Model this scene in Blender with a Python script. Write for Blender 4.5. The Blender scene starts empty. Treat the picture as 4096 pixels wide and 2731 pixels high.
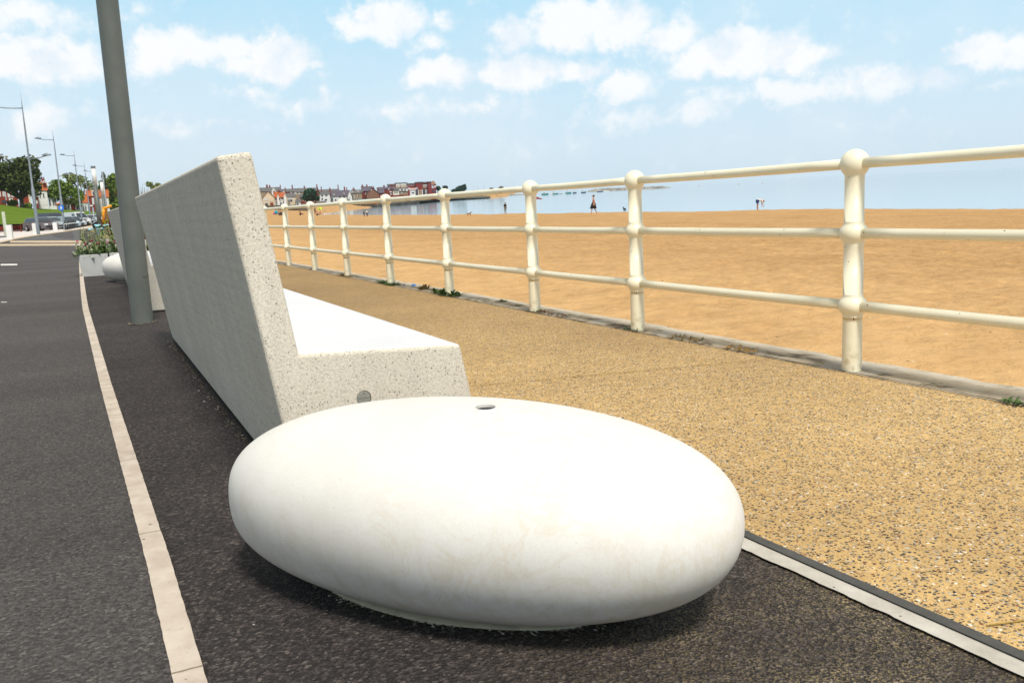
import bpy, bmesh, math, random
from mathutils import Vector, Matrix, noise
random.seed(7)
sc = bpy.context.scene
COL = sc.collection
PI = math.pi

# ------------------------------------------------------------------ camera
CAM = Vector((0, 0, 0.9335))
Fv = Vector((0.43748, 0.88578, -0.15473)).normalized()
Rv = Vector((0.89258, -0.44868, -0.04449)); Rv = (Rv - Fv * Rv.dot(Fv)).normalized()
Uv = Rv.cross(Fv)
FS = 3493.6                      # focal length in pixels of the 4096 px wide photograph
cd = bpy.data.cameras.new('camera'); cam = bpy.data.objects.new('camera', cd); COL.objects.link(cam)
cd.sensor_width = 36; cd.lens = FS / 4096 * 36; cd.clip_start = 0.05; cd.clip_end = 30000
cam.matrix_world = Matrix(((Rv.x, Uv.x, -Fv.x, CAM.x), (Rv.y, Uv.y, -Fv.y, CAM.y), (Rv.z, Uv.z, -Fv.z, CAM.z), (0, 0, 0, 1)))
sc.camera = cam
cd.dof.use_dof = True; cd.dof.focus_distance = 3.3; cd.dof.aperture_fstop = 14.0

# ------------------------------------------------------------------ sun and sky
SUN_EL, SUN_AZ = math.radians(57), math.atan2(-0.13, -0.99)      # azimuth measured from +Y towards +X
sdir = Vector((math.sin(SUN_AZ) * math.cos(SUN_EL), math.cos(SUN_AZ) * math.cos(SUN_EL), math.sin(SUN_EL)))
sl = bpy.data.lights.new('sun', 'SUN'); sl.energy = 3.9; sl.angle = math.radians(11); sl.color = (1, 0.95, 0.86)
so = bpy.data.objects.new('sun', sl); COL.objects.link(so); so.rotation_euler = sdir.to_track_quat('Z', 'Y').to_euler()
vs = sc.view_settings; vs.view_transform = 'Standard'; vs.look = 'None'; vs.exposure = 0.0; vs.gamma = 1.0; vs.use_curve_mapping = False


def ray(px, py):
    "direction of the sight line through a point measured in the 4096 px photograph"
    return Fv + Rv * ((px - 2048) / FS) - Uv * ((py - 1365.5) / FS)


world = bpy.data.worlds.new('World'); sc.world = world; world.use_nodes = True
wn, wl = world.node_tree.nodes, world.node_tree.links
wn.clear()


def wm(op, a=None, b=None, c=None, clamp=False, vec=False):
    n = wn.new('ShaderNodeVectorMath' if vec else 'ShaderNodeMath'); n.operation = op
    if not vec: n.use_clamp = clamp
    for i, v in enumerate((a, b, c)):
        if v is None: continue
        if hasattr(v, 'is_linked') or hasattr(v, 'links'): wl.new(v, n.inputs[i])
        else: n.inputs[i].default_value = v
    return n.outputs['Value'] if (not vec or op == 'LENGTH') else n.outputs['Vector']


def wramp(fac, pts, interp='LINEAR'):
    n = wn.new('ShaderNodeValToRGB'); n.color_ramp.interpolation = interp
    e = n.color_ramp.elements
    while len(e) < len(pts): e.new(0.5)
    for k, (p, c) in enumerate(pts): e[k].position = p; e[k].color = (*c, 1) if len(c) == 3 else c
    wl.new(fac, n.inputs[0]); return n.outputs['Color']


def wmix(f, a, b):
    n = wn.new('ShaderNodeMix'); n.data_type = 'RGBA'
    for s, v in (('Factor', f), ('A', a), ('B', b)):
        i = [q for q in n.inputs if q.name == s and (q.type == ('VALUE' if s == 'Factor' else 'RGBA'))][0]
        if hasattr(v, 'links'): wl.new(v, i)
        else: i.default_value = v
    return [q for q in n.outputs if q.type == 'RGBA'][0]


tc = wn.new('ShaderNodeTexCoord'); sx = wn.new('ShaderNodeSeparateXYZ'); wl.new(tc.outputs['Generated'], sx.inputs[0])
az = wm('ARCTAN2', sx.outputs['X'], sx.outputs['Y']); el = wm('ARCSINE', sx.outputs['Z'])
cb = wn.new('ShaderNodeCombineXYZ'); wl.new(az, cb.inputs[0]); wl.new(el, cb.inputs[1])


def wnoise(scale, detail=6, rough=0.6):
    n = wn.new('ShaderNodeTexNoise'); n.inputs['Scale'].default_value = scale; n.inputs['Detail'].default_value = detail
    n.inputs['Roughness'].default_value = rough; wl.new(tc.outputs['Generated'], n.inputs['Vector']); return n


nA = wnoise(22, 7, 0.62); nB = wnoise(9, 5, 0.55); nC = wnoise(70, 5, 0.6)
off = wm('SUBTRACT', nA.outputs['Color'], (0.5, 0.5, 0.5), vec=True)
off = wm('MULTIPLY', off, (0.06, 0.045, 0), vec=True)
pos = wm('ADD', cb.outputs[0], off, vec=True)
# cloud positions: centre and radii in display pixels of a 2352 px wide picture, turned into sky directions
BL = [(885,48,85,44,1.05),(1020,48,30,22,.5),(985,105,45,20,.45),(1172,88,50,40,.9),(1300,62,75,48,1.1),(1420,55,75,50,1),(1530,88,70,40,.85),
      (1020,175,75,30,.8),(1200,165,110,34,.9),(1330,160,60,30,.85),(1430,200,60,35,.85),(1600,142,60,28,.8),(1715,118,110,46,1.1),
      (1840,140,70,28,.75),(1830,205,180,24,.62),(2000,190,110,35,.72),(2120,185,80,28,.75),(2260,205,90,18,.4),(2230,112,65,30,1.05),
      (2315,132,70,28,.9),(1440,275,90,28,.45),(1600,260,80,25,.5),(110,140,110,48,.95),(165,130,60,40,.8),(60,30,130,40,.5),
      (300,25,50,25,.4),(345,128,60,45,.9),(430,112,90,36,.9),(540,110,50,28,.75),(650,132,60,44,1.05),(590,160,75,24,.7),(700,150,40,14,.6),
      (70,275,70,28,.55),(480,290,120,20,.4),(720,240,100,28,.38),(900,250,150,24,.32),(1100,250,120,20,.36),(600,215,50,14,.3),(2000,290,150,20,.25)]
acc = None
for x, y, rx, ry, w in BL:
    d = ray(x * 4096 / 2352, y * 4096 / 2352); a0 = math.atan2(d.x, d.y); e0 = math.asin(d.normalized().z)
    k = 1 / d.length
    v = wm('SUBTRACT', pos, (a0, e0, 0), vec=True)
    v = wm('MULTIPLY', v, (2006 / (rx * 1.6) / k * 1.0, 2006 / (ry * 1.55) / k * 1.0, 0), vec=True)
    l = wm('LENGTH', v, vec=True)
    m = wm('MULTIPLY_ADD', l, -w, w)
    acc = m if acc is None else wm('MAXIMUM', acc, m)
# the rest of the sky: scattered cloud away from the mapped ones
hi = wm('MULTIPLY_ADD', nB.outputs['Fac'], 1.4, -0.66)
elh = wm('MULTIPLY_ADD', el, 3.0, -1.3, clamp=True)
acc = wm('MAXIMUM', acc, wm('MULTIPLY', hi, elh))
fb = wm('MULTIPLY_ADD', nA.outputs['Fac'], 1.15, -0.575)
fb = wm('MULTIPLY_ADD', nC.outputs['Fac'], 0.55, wm('SUBTRACT', fb, 0.275))
elf = wm('MULTIPLY_ADD', el, 1 / 1.2, 0.1, clamp=True)
nV = wnoise(5, 5, 0.6)
veil = wm('MULTIPLY_ADD', nV.outputs['Fac'], 1.5, -0.62, clamp=True)
band = wramp(elf, [(0.09, (0, 0, 0)), (0.15, (1, 1, 1)), (0.26, (.8, .8, .8)), (0.34, (0.1, .1, .1))])
vl = wm('MULTIPLY', veil, band)
dens = wm('ADD', acc, fb)
mr = wn.new('ShaderNodeMapRange'); mr.interpolation_type = 'SMOOTHSTEP'; wl.new(dens, mr.inputs['Value'])
mr.inputs['From Min'].default_value = 0.02; mr.inputs['From Max'].default_value = 0.55
cmask = mr.outputs['Result']
sky = wn.new('ShaderNodeTexSky'); sky.sky_type = 'NISHITA'; sky.sun_disc = False
sky.sun_elevation = SUN_EL; sky.sun_rotation = SUN_AZ; sky.air_density = 1.0; sky.dust_density = 1.5; sky.ozone_density = 1.2
nk = wm('SCALE', sky.outputs['Color'], vec=True)
nk.node.inputs['Scale'].default_value = 0.10
grad = wramp(elf, [(0.0, (.62, .76, .87)), (0.105, (.66, .81, .925)), (0.15, (.69, .85, .97)), (0.2, (.64, .86, 1.0)), (0.26, (.54, .83, 1.0)), (0.32, (.46, .79, .99)), (0.42, (.52, .66, .74)), (0.6, (.52, .56, .56)), (0.9, (.52, .54, .52))])
base = wmix(0.92, nk, grad)
side = wm('MULTIPLY_ADD', wm('COSINE', wm('ADD', az, 1.75)), 1.35, -0.12, clamp=True)      # unseen land-side sky darkened to dim the bench back
cloudc = wramp(wm('MULTIPLY_ADD', nA.outputs['Fac'], 0.5, wm('MULTIPLY', nB.outputs['Fac'], 0.5)), [(0.38, (.78, .88, .98)), (0.52, (1.05, 1.04, 1.04))])
amt = wm('MULTIPLY', cmask, 0.86)
hz = wm('MULTIPLY_ADD', el, 9.0, -0.15, clamp=True)      # clouds fade into the haze near the horizon
hz = wm('MULTIPLY_ADD', hz, 0.62, 0.38)
base = wmix(wm('MULTIPLY', vl, 0.9, clamp=True), base, (.86, .92, .98, 1))
skyc = wmix(wm('MULTIPLY', amt, hz), base, cloudc)
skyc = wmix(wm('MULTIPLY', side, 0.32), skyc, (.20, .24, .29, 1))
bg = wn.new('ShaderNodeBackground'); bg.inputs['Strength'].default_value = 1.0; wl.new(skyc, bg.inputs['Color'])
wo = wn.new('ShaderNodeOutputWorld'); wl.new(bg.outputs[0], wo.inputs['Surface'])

# ------------------------------------------------------------------ helpers
HAZE = 0.00010
TILT = 0.01645
FH = Vector((Fv.x, Fv.y, 0)).normalized()


def level(z0, x, y):
    "the promenade falls gently away from the viewer; true level ground and sea rise against it"
    return z0 + TILT * max(0.0, x * FH.x + y * FH.y)


def W(px, py, d):
    "world position of a photographed point at depth d (metres along the view axis)"
    return CAM + ray(px, py) * d


def link(o, parent=None):
    COL.objects.link(o)
    if parent is not None: o.parent = parent
    return o


def tag(o, label=None, cat=None, group=None, kind=None):
    if label: o['label'] = label
    if cat: o['category'] = cat
    if group: o['group'] = group
    if kind: o['kind'] = kind
    return o


def empty(name, loc=(0, 0, 0), rz=0, label=None, cat=None, group=None):
    o = bpy.data.objects.new(name, None); o.empty_display_size = 0.2; link(o)
    o.location = loc; o.rotation_euler = (0, 0, rz)
    return tag(o, label, cat, group)


class MB:
    def __init__(s): s.v = []; s.f = []; s.m = []
    def add(s, vs, fs, mi=0):
        b = len(s.v); s.v += [tuple(v) for v in vs]; s.f += [tuple(b + i for i in f) for f in fs]; s.m += [mi] * len(fs); return s
    def box(s, x0, x1, y0, y1, z0, z1, mi=0):
        vs = [(x, y, z) for z in (z0, z1) for x, y in ((x0, y0), (x1, y0), (x1, y1), (x0, y1))]
        return s.add(vs, [(3, 2, 1, 0), (4, 5, 6, 7), (0, 1, 5, 4), (1, 2, 6, 5), (2, 3, 7, 6), (3, 0, 4, 7)], mi)
    def tube(s, pts, radii, n=10, cap=True, mi=0):
        pts = [Vector(p) for p in pts]
        if not hasattr(radii, '__len__'): radii = [radii] * len(pts)
        rings = []
        for i, p in enumerate(pts):
            t = (pts[min(i + 1, len(pts) - 1)] - pts[max(i - 1, 0)]).normalized()
            a = t.cross(Vector((0, 0, 1)));
            if a.length < 1e-3: a = t.cross(Vector((1, 0, 0)))
            a.normalize(); b = t.cross(a)
            rings.append([p + (a * math.cos(2 * PI * k / n) + b * math.sin(2 * PI * k / n)) * radii[i] for k in range(n)])
        vs = [v for r in rings for v in r]; fs = []
        for i in range(len(pts) - 1):
            for k in range(n): fs.append((i * n + k, i * n + (k + 1) % n, (i + 1) * n + (k + 1) % n, (i + 1) * n + k))
        if cap: fs.append(tuple(range(n))[::-1]); fs.append(tuple((len(pts) - 1) * n + k for k in range(n)))
        return s.add(vs, fs, mi)
    def lathe(s, prof, n=24, c=(0, 0, 0), mi=0, sy=1.0):
        vs = []; fs = []
        for r, z in prof:
            for k in range(n): vs.append((c[0] + r * math.cos(2 * PI * k / n), c[1] + sy * r * math.sin(2 * PI * k / n), c[2] + z))
        for i in range(len(prof) - 1):
            for k in range(n): fs.append((i * n + k, i * n + (k + 1) % n, (i + 1) * n + (k + 1) % n, (i + 1) * n + k))
        fs.append(tuple(range(n))[::-1]); fs.append(tuple((len(prof) - 1) * n + k for k in range(n)))
        return s.add(vs, fs, mi)
    def ball(s, c, r, n=12, m=8, sz=1.0, mi=0):
        prof = [(r * math.cos(a), r * sz * math.sin(a)) for a in [(-PI / 2 + 0.02) + (PI - 0.04) * i / m for i in range(m + 1)]]
        return s.lathe(prof, n, c, mi)
    def prism(s, poly, a0, a1, axis='y', mi=0):
        "poly of (u, z) extruded along axis from a0 to a1"
        n = len(poly)
        mk = (lambda u, a, z: (u, a, z)) if axis == 'y' else (lambda u, a, z: (a, u, z))
        vs = [mk(u, a0, z) for u, z in poly] + [mk(u, a1, z) for u, z in poly]
        fs = [tuple(range(n)), tuple(range(n, 2 * n))[::-1]] + [(i, i + n, (i + 1) % n + n, (i + 1) % n) for i in range(n)]
        return s.add(vs, fs, mi)
    def build(s, name, mats, parent=None, smooth=False, bevel=0, seg=2, fixn=True):
        me = bpy.data.meshes.new(name); me.from_pydata(s.v, [], s.f); me.update()
        if not isinstance(mats, (list, tuple)): mats = [mats]
        for m in mats: me.materials.append(m)
        if len(mats) > 1: me.polygons.foreach_set('material_index', s.m)
        if fixn:
            bm = bmesh.new(); bm.from_mesh(me); bmesh.ops.recalc_face_normals(bm, faces=bm.faces); bm.to_mesh(me); bm.free()
        if smooth: me.polygons.foreach_set('use_smooth', [True] * len(me.polygons))
        o = bpy.data.objects.new(name, me); link(o, parent)
        if bevel:
            b = o.modifiers.new('bevel', 'BEVEL'); b.width = bevel; b.segments = seg; b.limit_method = 'ANGLE'; b.angle_limit = math.radians(35)
        if smooth == 'auto':
            try:
                me.set_sharp_from_angle(angle=math.radians(35))
            except Exception: pass
        return o


def copy_tree(o, parent=None):
    c = o.copy(); COL.objects.link(c)
    if parent is not None: c.parent = parent
    for ch in list(o.children): copy_tree(ch, c)
    return c


# ------------------------------------------------------------------ materials
class Mat:
    "small node builder"
    def __init__(s, name, rough=0.8, spec=0.3, metal=0.0):
        s.m = bpy.data.materials.new(name); s.m.use_nodes = True
        s.n, s.l = s.m.node_tree.nodes, s.m.node_tree.links
        s.b = s.n['Principled BSDF']; s.b.inputs['Roughness'].default_value = rough
        s.b.inputs['Specular IOR Level'].default_value = spec; s.b.inputs['Metallic'].default_value = metal
        s.tc = s.n.new('ShaderNodeTexCoord').outputs['Object']
    def map(s, scale=(1, 1, 1), rot=(0, 0, 0)):
        n = s.n.new('ShaderNodeMapping'); s.l.new(s.tc, n.inputs[0]); n.inputs['Scale'].default_value = scale; n.inputs['Rotation'].default_value = rot
        return n.outputs[0]
    def set(s, sock, v):
        if hasattr(v, 'links'): s.l.new(v, sock)
        else: sock.default_value = (*v, 1) if (hasattr(v, '__len__') and len(v) == 3 and sock.type == 'RGBA') else v
    def noise(s, scale, detail=4, rough=0.55, vec=None, out='Fac', dist=0):
        n = s.n.new('ShaderNodeTexNoise'); s.l.new(vec or s.tc, n.inputs['Vector'])
        n.inputs['Scale'].default_value = scale; n.inputs['Detail'].default_value = detail; n.inputs['Roughness'].default_value = rough; n.inputs['Distortion'].default_value = dist
        return n.outputs[out]
    def voro(s, scale, feature='F1', vec=None, out='Distance', rnd=1.0):
        n = s.n.new('ShaderNodeTexVoronoi'); n.feature = feature; s.l.new(vec or s.tc, n.inputs['Vector'])
        n.inputs['Scale'].default_value = scale; n.inputs['Randomness'].default_value = rnd; return n.outputs[out]
    def ramp(s, fac, pts, interp='LINEAR'):
        n = s.n.new('ShaderNodeValToRGB'); n.color_ramp.interpolation = interp; e = n.color_ramp.elements
        while len(e) < len(pts): e.new(0.5)
        for k, (p, c) in enumerate(pts):
            if not hasattr(c, '__len__'): c = (c, c, c)
            e[k].position = p; e[k].color = (*c, 1)
        s.set(n.inputs[0], fac); return n.outputs['Color']
    def mix(s, f, a, b, mode='MIX'):
        n = s.n.new('ShaderNodeMix'); n.data_type = 'RGBA'; n.blend_type = mode
        s.set(n.inputs[0], f); s.set(n.inputs[6], a); s.set(n.inputs[7], b); return n.outputs[2]
    def math(s, op, a, b=None, c=None, clamp=False):
        n = s.n.new('ShaderNodeMath'); n.operation = op; n.use_clamp = clamp
        for i, v in enumerate((a, b, c)):
            if v is not None: s.set(n.inputs[i], v)
        return n.outputs[0]
    def sep(s, vec=None):
        n = s.n.new('ShaderNodeSeparateXYZ'); s.l.new(vec or s.tc, n.inputs[0]); return n.outputs
    def bump(s, h, strength=0.4, dist=0.01, normal=None):
        n = s.n.new('ShaderNodeBump'); n.inputs['Strength'].default_value = strength; n.inputs['Distance'].default_value = dist
        s.set(n.inputs['Height'], h)
        if normal is not None: s.l.new(normal, n.inputs['Normal'])
        s.l.new(n.outputs[0], s.b.inputs['Normal']); return n.outputs[0]
    def col(s, c): s.set(s.b.inputs['Base Color'], c); return s
    def ro(s, c): s.set(s.b.inputs['Roughness'], c); return s


_cache = {}


def plain(name, c, rough=0.7, spec=0.3, metal=0.0, var=0.12, scale=3.0):
    "a procedural material with slight mottling"
    if name in _cache: return _cache[name]
    M = Mat(name, rough, spec, metal)
    n = M.noise(scale, 4)
    M.col(M.ramp(n, [(0.3, tuple(x * (1 - var) for x in c)), (0.7, tuple(min(1, x * (1 + var)) for x in c))]))
    _cache[name] = M.m; return M.m


# asphalt -----------------------------------------------------------
M = Mat('asphalt', 0.85, 0.25)
v1 = M.sep(M.voro(135, out='Color'))[0]; dd = M.voro(135)
g = M.ramp(v1, [(0.0, (.006, .005, .005)), (0.35, (.022, .019, .0185)), (0.70, (.062, .054, .052)), (0.93, (.110, .096, .092)), (1, (.22, .20, .18))])
fine = M.noise(420, 3, 0.7)
g = M.mix(0.35, g, M.ramp(fine, [(0.35, (.022, .021, .020)), (0.65, (.105, .10, .096))]))
big = M.noise(0.9, 5, 0.6); wav = M.noise(1.0, 4, 0.6, vec=M.map((0.35, 1.6, 1)))
g = M.mix(1, g, M.ramp(big, [(0.3, (.95, .86, .85)), (0.7, (1.35, 1.25, 1.22))]), 'MULTIPLY')
g = M.mix(1, g, M.ramp(wav, [(0.35, (.86, .85, .85)), (0.65, (1.1, 1.1, 1.1))]), 'MULTIPLY')
# pale quartz flecks and blown sand, thicker beside the aggregate path
sp = M.ramp(M.voro(120, out='Distance', vec=M.map((1, 1, 1), (0, 0, .7))), [(0.09, 1.0), (0.14, 0.0)])
spm = M.ramp(M.noise(38, 2, 0.6), [(0.66, 0.0), (0.70, 1.0)])
g = M.mix(M.math('MULTIPLY', sp, M.math('MULTIPLY', spm, 0.8)), g, (.55, .52, .47))
X = M.sep()['X']; Y = M.sep()['Y']
mk = M.math('MULTIPLY', M.ramp(M.math('MULTIPLY', X, 0.5), [(0.30, 0.0), (0.60, 1.0)]), M.ramp(M.math('MULTIPLY', Y, 0.4), [(0.50, 1.0), (0.72, 0.15)]))
gr = M.ramp(M.noise(190, 4, 0.8), [(0.52, 0.0), (0.57, 1.0)])
gr2 = M.ramp(M.noise(1.9, 5, 0.65), [(0.40, 0.25), (0.6, 1.0)])
g = M.mix(M.math('MULTIPLY', M.math('MULTIPLY', mk, gr), M.math('MULTIPLY', gr2, 0.85)), g, (.62, .47, .24))
M.col(g); M.bump(M.math('ADD', dd, M.math('MULTIPLY', fine, 0.5)), 0.9, 0.010)
ASPHALT = M.m
M = Mat('road_asphalt', 0.85, 0.25)
v1 = M.sep(M.voro(130, out='Color'))[0]; fine = M.noise(380, 3, 0.7)
g = M.ramp(v1, [(0.0, (.012, .011, .011)), (0.5, (.060, .055, .053)), (0.95, (.125, .115, .108)), (1, (.22, .20, .18))])
g = M.mix(0.45, g, M.ramp(fine, [(0.35, (.035, .034, .033)), (0.65, (.12, .115, .11))]))
g = M.mix(1, g, M.ramp(M.noise(0.5, 5, 0.6, vec=M.map((0.4, 1.5, 1))), [(0.3, (1.05, 1.0, 1.0)), (0.7, (1.55, 1.47, 1.45))]), 'MULTIPLY')
st = M.ramp(M.noise(2.3, 5, 0.65), [(0.66, 0.0), (0.74, 0.35)])
g = M.mix(st, g, (.17, .14, .10))
sp = M.ramp(M.voro(60), [(0.05, 1.0), (0.08, 0.0)]); g = M.mix(M.math('MULTIPLY', sp, M.ramp(M.noise(17, 2), [(0.60, 0.0), (0.64, 0.7)])), g, (.5, .47, .42))
M.col(g); M.bump(M.math('ADD', M.voro(90), M.math('MULTIPLY', fine, 0.6)), 0.9, 0.009)
ROAD = M.m

# exposed aggregate path --------------------------------------------
M = Mat('exposed_aggregate', 0.75, 0.3)
wv = M.n.new('ShaderNodeMixRGB'); wv.blend_type = 'ADD'; wv.inputs[0].default_value = 0.012; M.l.new(M.tc, wv.inputs[1]); M.l.new(M.noise(60, 2, out='Color'), wv.inputs[2])
vec = wv.outputs[0]
dist = M.voro(112, vec=vec); vc = M.voro(112, vec=vec, out='Color')
mx = M.sep(vc)
peb = M.ramp(mx[0], [(0.0, (.022, .030, .034)), (0.24, (.085, .09, .085)), (0.40, (.30, .27, .22)), (0.52, (.22, .095, .05)), (0.62, (.50, .34, .18)), (0.76, (.40, .25, .11)), (0.86, (.50, .46, .38)), (0.95, (.85, .79, .70))], 'CONSTANT')
matrix = M.ramp(M.noise(260, 3, 0.7), [(0.3, (.44, .28, .100)), (0.7, (.73, .50, .225))])
size = M.math('MULTIPLY_ADD', mx[1], 0.28, 0.28)
edge = M.math('LESS_THAN', dist, size)
g = M.mix(edge, matrix, peb)
d2 = M.voro(190); c2 = M.sep(M.voro(190, out='Color'))
g = M.mix(M.math('MULTIPLY', M.math('LESS_THAN', d2, 0.30), M.math('GREATER_THAN', c2[0], 0.62)), g, M.ramp(c2[1], [(0, (.07, .065, .06)), (0.5, (.30, .19, .09)), (0.8, (.6, .52, .38))], 'CONSTANT'))
bigv = M.noise(0.7, 5, 0.6)
g = M.mix(1, g, M.ramp(bigv, [(0.3, (.80, .77, .74)), (0.7, (1.08, 1.06, 1.02))]), 'MULTIPLY')
midv = M.noise(19, 4, 0.7)
g = M.mix(1, g, M.ramp(midv, [(0.35, (.88, .87, .86)), (0.62, (1.08, 1.08, 1.07))]), 'MULTIPLY')
farv = M.ramp(M.math('MULTIPLY', M.sep()['Y'], 0.08), [(0.2, (1, 1, 1)), (0.75, (.70, .67, .61))])
g = M.mix(1, g, farv, 'MULTIPLY')
# farv tones the path darker and more golden further along
M.col(g); M.bump(M.math('MULTIPLY', M.math('SUBTRACT', 0.5, dist, clamp=True), 1.0), 0.8, 0.006)
AGG = M.m

# bench concrete -----------------------------------------------------
M = Mat('bench_concrete', 0.82, 0.25)
n1 = M.noise(2.2, 5, 0.6)
g = M.ramp(n1, [(0.3, (.66, .595, .50)), (0.7, (.73, .67, .575))])
stv = M.noise(9, 4, 0.55, vec=M.map((1, 1, 0.10)))
g = M.mix(1, g, M.ramp(stv, [(0.35, (.95, .945, .94)), (0.6, (1.02, 1.02, 1.01))]), 'MULTIPLY')
pit = M.voro(120); pc = M.sep(M.voro(120, out='Color'))
sz = M.math('MULTIPLY_ADD', pc[0], 0.50, -0.14)
pm = M.math('LESS_THAN', pit, sz)
pdn = M.ramp(M.noise(14, 3), [(0.38, 0.45), (0.6, 1.0)])
g = M.mix(M.math('MULTIPLY', pm, M.math('MULTIPLY', pdn, 0.85)), g, M.ramp(pc[1], [(0, (.07, .06, .055)), (0.5, (.20, .17, .14)), (0.8, (.38, .33, .28))], 'CONSTANT'))
p2 = M.voro(210); q2 = M.sep(M.voro(210, out='Color'))
g = M.mix(M.math('MULTIPLY', M.math('LESS_THAN', p2, 0.30), M.math('MULTIPLY', M.math('GREATER_THAN', q2[0], 0.5), 0.62)), g, (.30, .255, .21))
gn = M.noise(110, 4, 0.7)
g = M.mix(1, g, M.ramp(gn, [(0.32, (.80, .79, .77)), (0.60, (1.07, 1.07, 1.07))]), 'MULTIPLY')
M.col(g); M.bump(M.math('ADD', gn, M.math('MULTIPLY', pm, -0.6)), 0.55, 0.004)
CONC = M.m
M = Mat('bench_seat_lit_concrete', 0.7, 0.3)
g = M.ramp(M.noise(3, 5, 0.6), [(0.3, (.66, .665, .685)), (0.7, (.72, .725, .745))])  # smoother seat concrete, with sky glare on its top put into the colour
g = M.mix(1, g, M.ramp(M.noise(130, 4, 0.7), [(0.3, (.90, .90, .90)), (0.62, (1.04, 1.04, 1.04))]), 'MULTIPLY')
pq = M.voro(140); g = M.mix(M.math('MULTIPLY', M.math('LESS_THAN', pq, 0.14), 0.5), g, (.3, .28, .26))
M.col(g); M.bump(M.noise(130, 4, 0.7), 0.3, 0.002); SEAT_LIT = M.m

# polished pebble ----------------------------------------------------
M = Mat('polished_stone', 0.6, 0.3)
n1 = M.noise(3.0, 5, 0.6)
g = M.ramp(n1, [(0.3, (.725, .690, .640)), (0.7, (.80, .77, .725))])
vn = M.noise(7, 6, 0.65, dist=1.2)
ve = M.ramp(vn, [(0.455, 0.0), (0.498, 1.0), (0.54, 0.0)])
blo = M.ramp(M.noise(11, 6, 0.7), [(0.46, 0.0), (0.68, 0.38)]); g = M.mix(M.math('MULTIPLY', blo, M.ramp(M.sep()['Z'], [(0.18, 1.0), (0.36, 0.15)])), g, (.60, .52, .40)); g = M.mix(1, g, M.ramp(M.noise(160, 3, .7), [(0.3, (.95, .95, .945)), (0.7, (1.03, 1.03, 1.03))]), 'MULTIPLY')
vmk = M.ramp(M.noise(2.4, 3), [(0.42, 0.0), (0.62, 0.30)])
g = M.mix(M.math('MULTIPLY', ve, vmk), g, (.64, .53, .35))
drip = M.ramp(M.noise(30, 4, 0.6, vec=M.map((1, 1, 0.07))), [(0.50, 0.0), (0.66, 0.50)])
zz = M.ramp(M.sep()['Z'], [(0.04, 0.9), (0.22, 0.35), (0.30, 0.0)])
g = M.mix(M.math('MULTIPLY', drip, zz), g, (.58, .52, .40))
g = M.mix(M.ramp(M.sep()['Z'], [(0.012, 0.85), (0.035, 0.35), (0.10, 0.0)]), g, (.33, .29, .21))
pt = M.voro(55); ptc = M.sep(M.voro(55, out='Color'))
g = M.mix(M.math('MULTIPLY', M.math('LESS_THAN', pt, 0.062), M.math('MULTIPLY', M.math('GREATER_THAN', ptc[0], 0.6), M.ramp(M.noise(5, 2), [(.4, .2), (.6, .9)]))), g, (.33, .29, .25))
M.col(g); M.ro(M.ramp(M.noise(5, 4), [(0.3, .50), (0.7, .64)])); M.bump(M.noise(9, 3), 0.06, 0.01)
STONE = M.m

# railing paint -------------------------------------------------------
M = Mat('cream_paint', 0.38, 0.45)
g = M.ramp(M.noise(6, 4), [(0.3, (.87, .795, .590)), (0.7, (.91, .85, .66))])
ch = M.ramp(M.noise(34, 4, 0.6), [(0.69, 0.0), (0.71, 1.0)])
g = M.mix(ch, g, (.23, .16, .07))
g = M.mix(M.math('MULTIPLY', M.ramp(M.sep()['Z'], [(0.0, 1.0), (0.16, 0.0)]), M.ramp(M.noise(22, 4), [(0.48, 0.0), (0.62, 0.8)])), g, (.45, .36, .19))
M.col(g); M.bump(M.noise(24, 3), 0.12, 0.003)
CREAM = M.m
M = Mat('column_paint', 0.45, 0.4)
g = M.ramp(M.noise(4, 5, 0.6), [(0.3, (.106, .116, .103)), (0.7, (.137, .147, .132))])
g = M.mix(M.ramp(M.voro(9), [(0.035, 0.8), (0.05, 0.0)]), g, (.5, .5, .45))
M.col(g); M.bump(M.noise(150, 2), 0.08, 0.002); COLUMN = M.m

# kerb strips ----------------------------------------------------------
M = Mat('pale_edging', 0.8, 0.25)
g = M.ramp(M.noise(7, 5, 0.65), [(0.3, (.44, .36, .29)), (0.7, (.63, .55, .47))])
g = M.mix(M.ramp(M.noise(60, 4, 0.7), [(0.60, 0.0), (0.72, 0.6)]), g, (.30, .27, .23))
g = M.mix(M.math('MULTIPLY', M.math('LESS_THAN', M.voro(16), 0.075), 0.9), g, (.09, .08, .07))
jf = M.math('LESS_THAN', M.math('FRACT', M.math('MULTIPLY_ADD', M.sep()['Y'], 1.09, M.math('MULTIPLY', M.noise(30, 2), 0.01))), 0.0075)
g = M.mix(M.math('MULTIPLY', jf, 0.75), g, (.13, .10, .06))
g = M.mix(M.ramp(M.noise(3.5, 6, 0.75, vec=M.map((1, .6, 1))), [(0.56, 0.0), (0.66, 0.45)]), g, (.30, .26, .22))
M.col(g); M.bump(M.noise(120, 4, 0.7), 0.4, 0.003); EDGING = M.m
M = Mat('grey_edging', 0.8, 0.25); M.col(M.mix(M.math('MULTIPLY', M.math('LESS_THAN', M.voro(16), 0.05), 0.9), M.ramp(M.noise(9, 6, 0.7), [(0.3, (.40, .365, .31)), (0.7, (.58, .54, .48))]), (.09, .08, .07))); M.bump(M.noise(90, 4, 0.7), 0.5, 0.003); EDGE2 = M.m
RUBBER = plain('dark_edging_rail', (.075, .070, .062), 0.6, 0.35, var=0.2, scale=30)
M = Mat('coping_concrete', 0.9, 0.2)
g = M.ramp(M.noise(5, 6, 0.65), [(0.3, (.38, .30, .20)), (0.7, (.55, .46, .34))])
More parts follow.
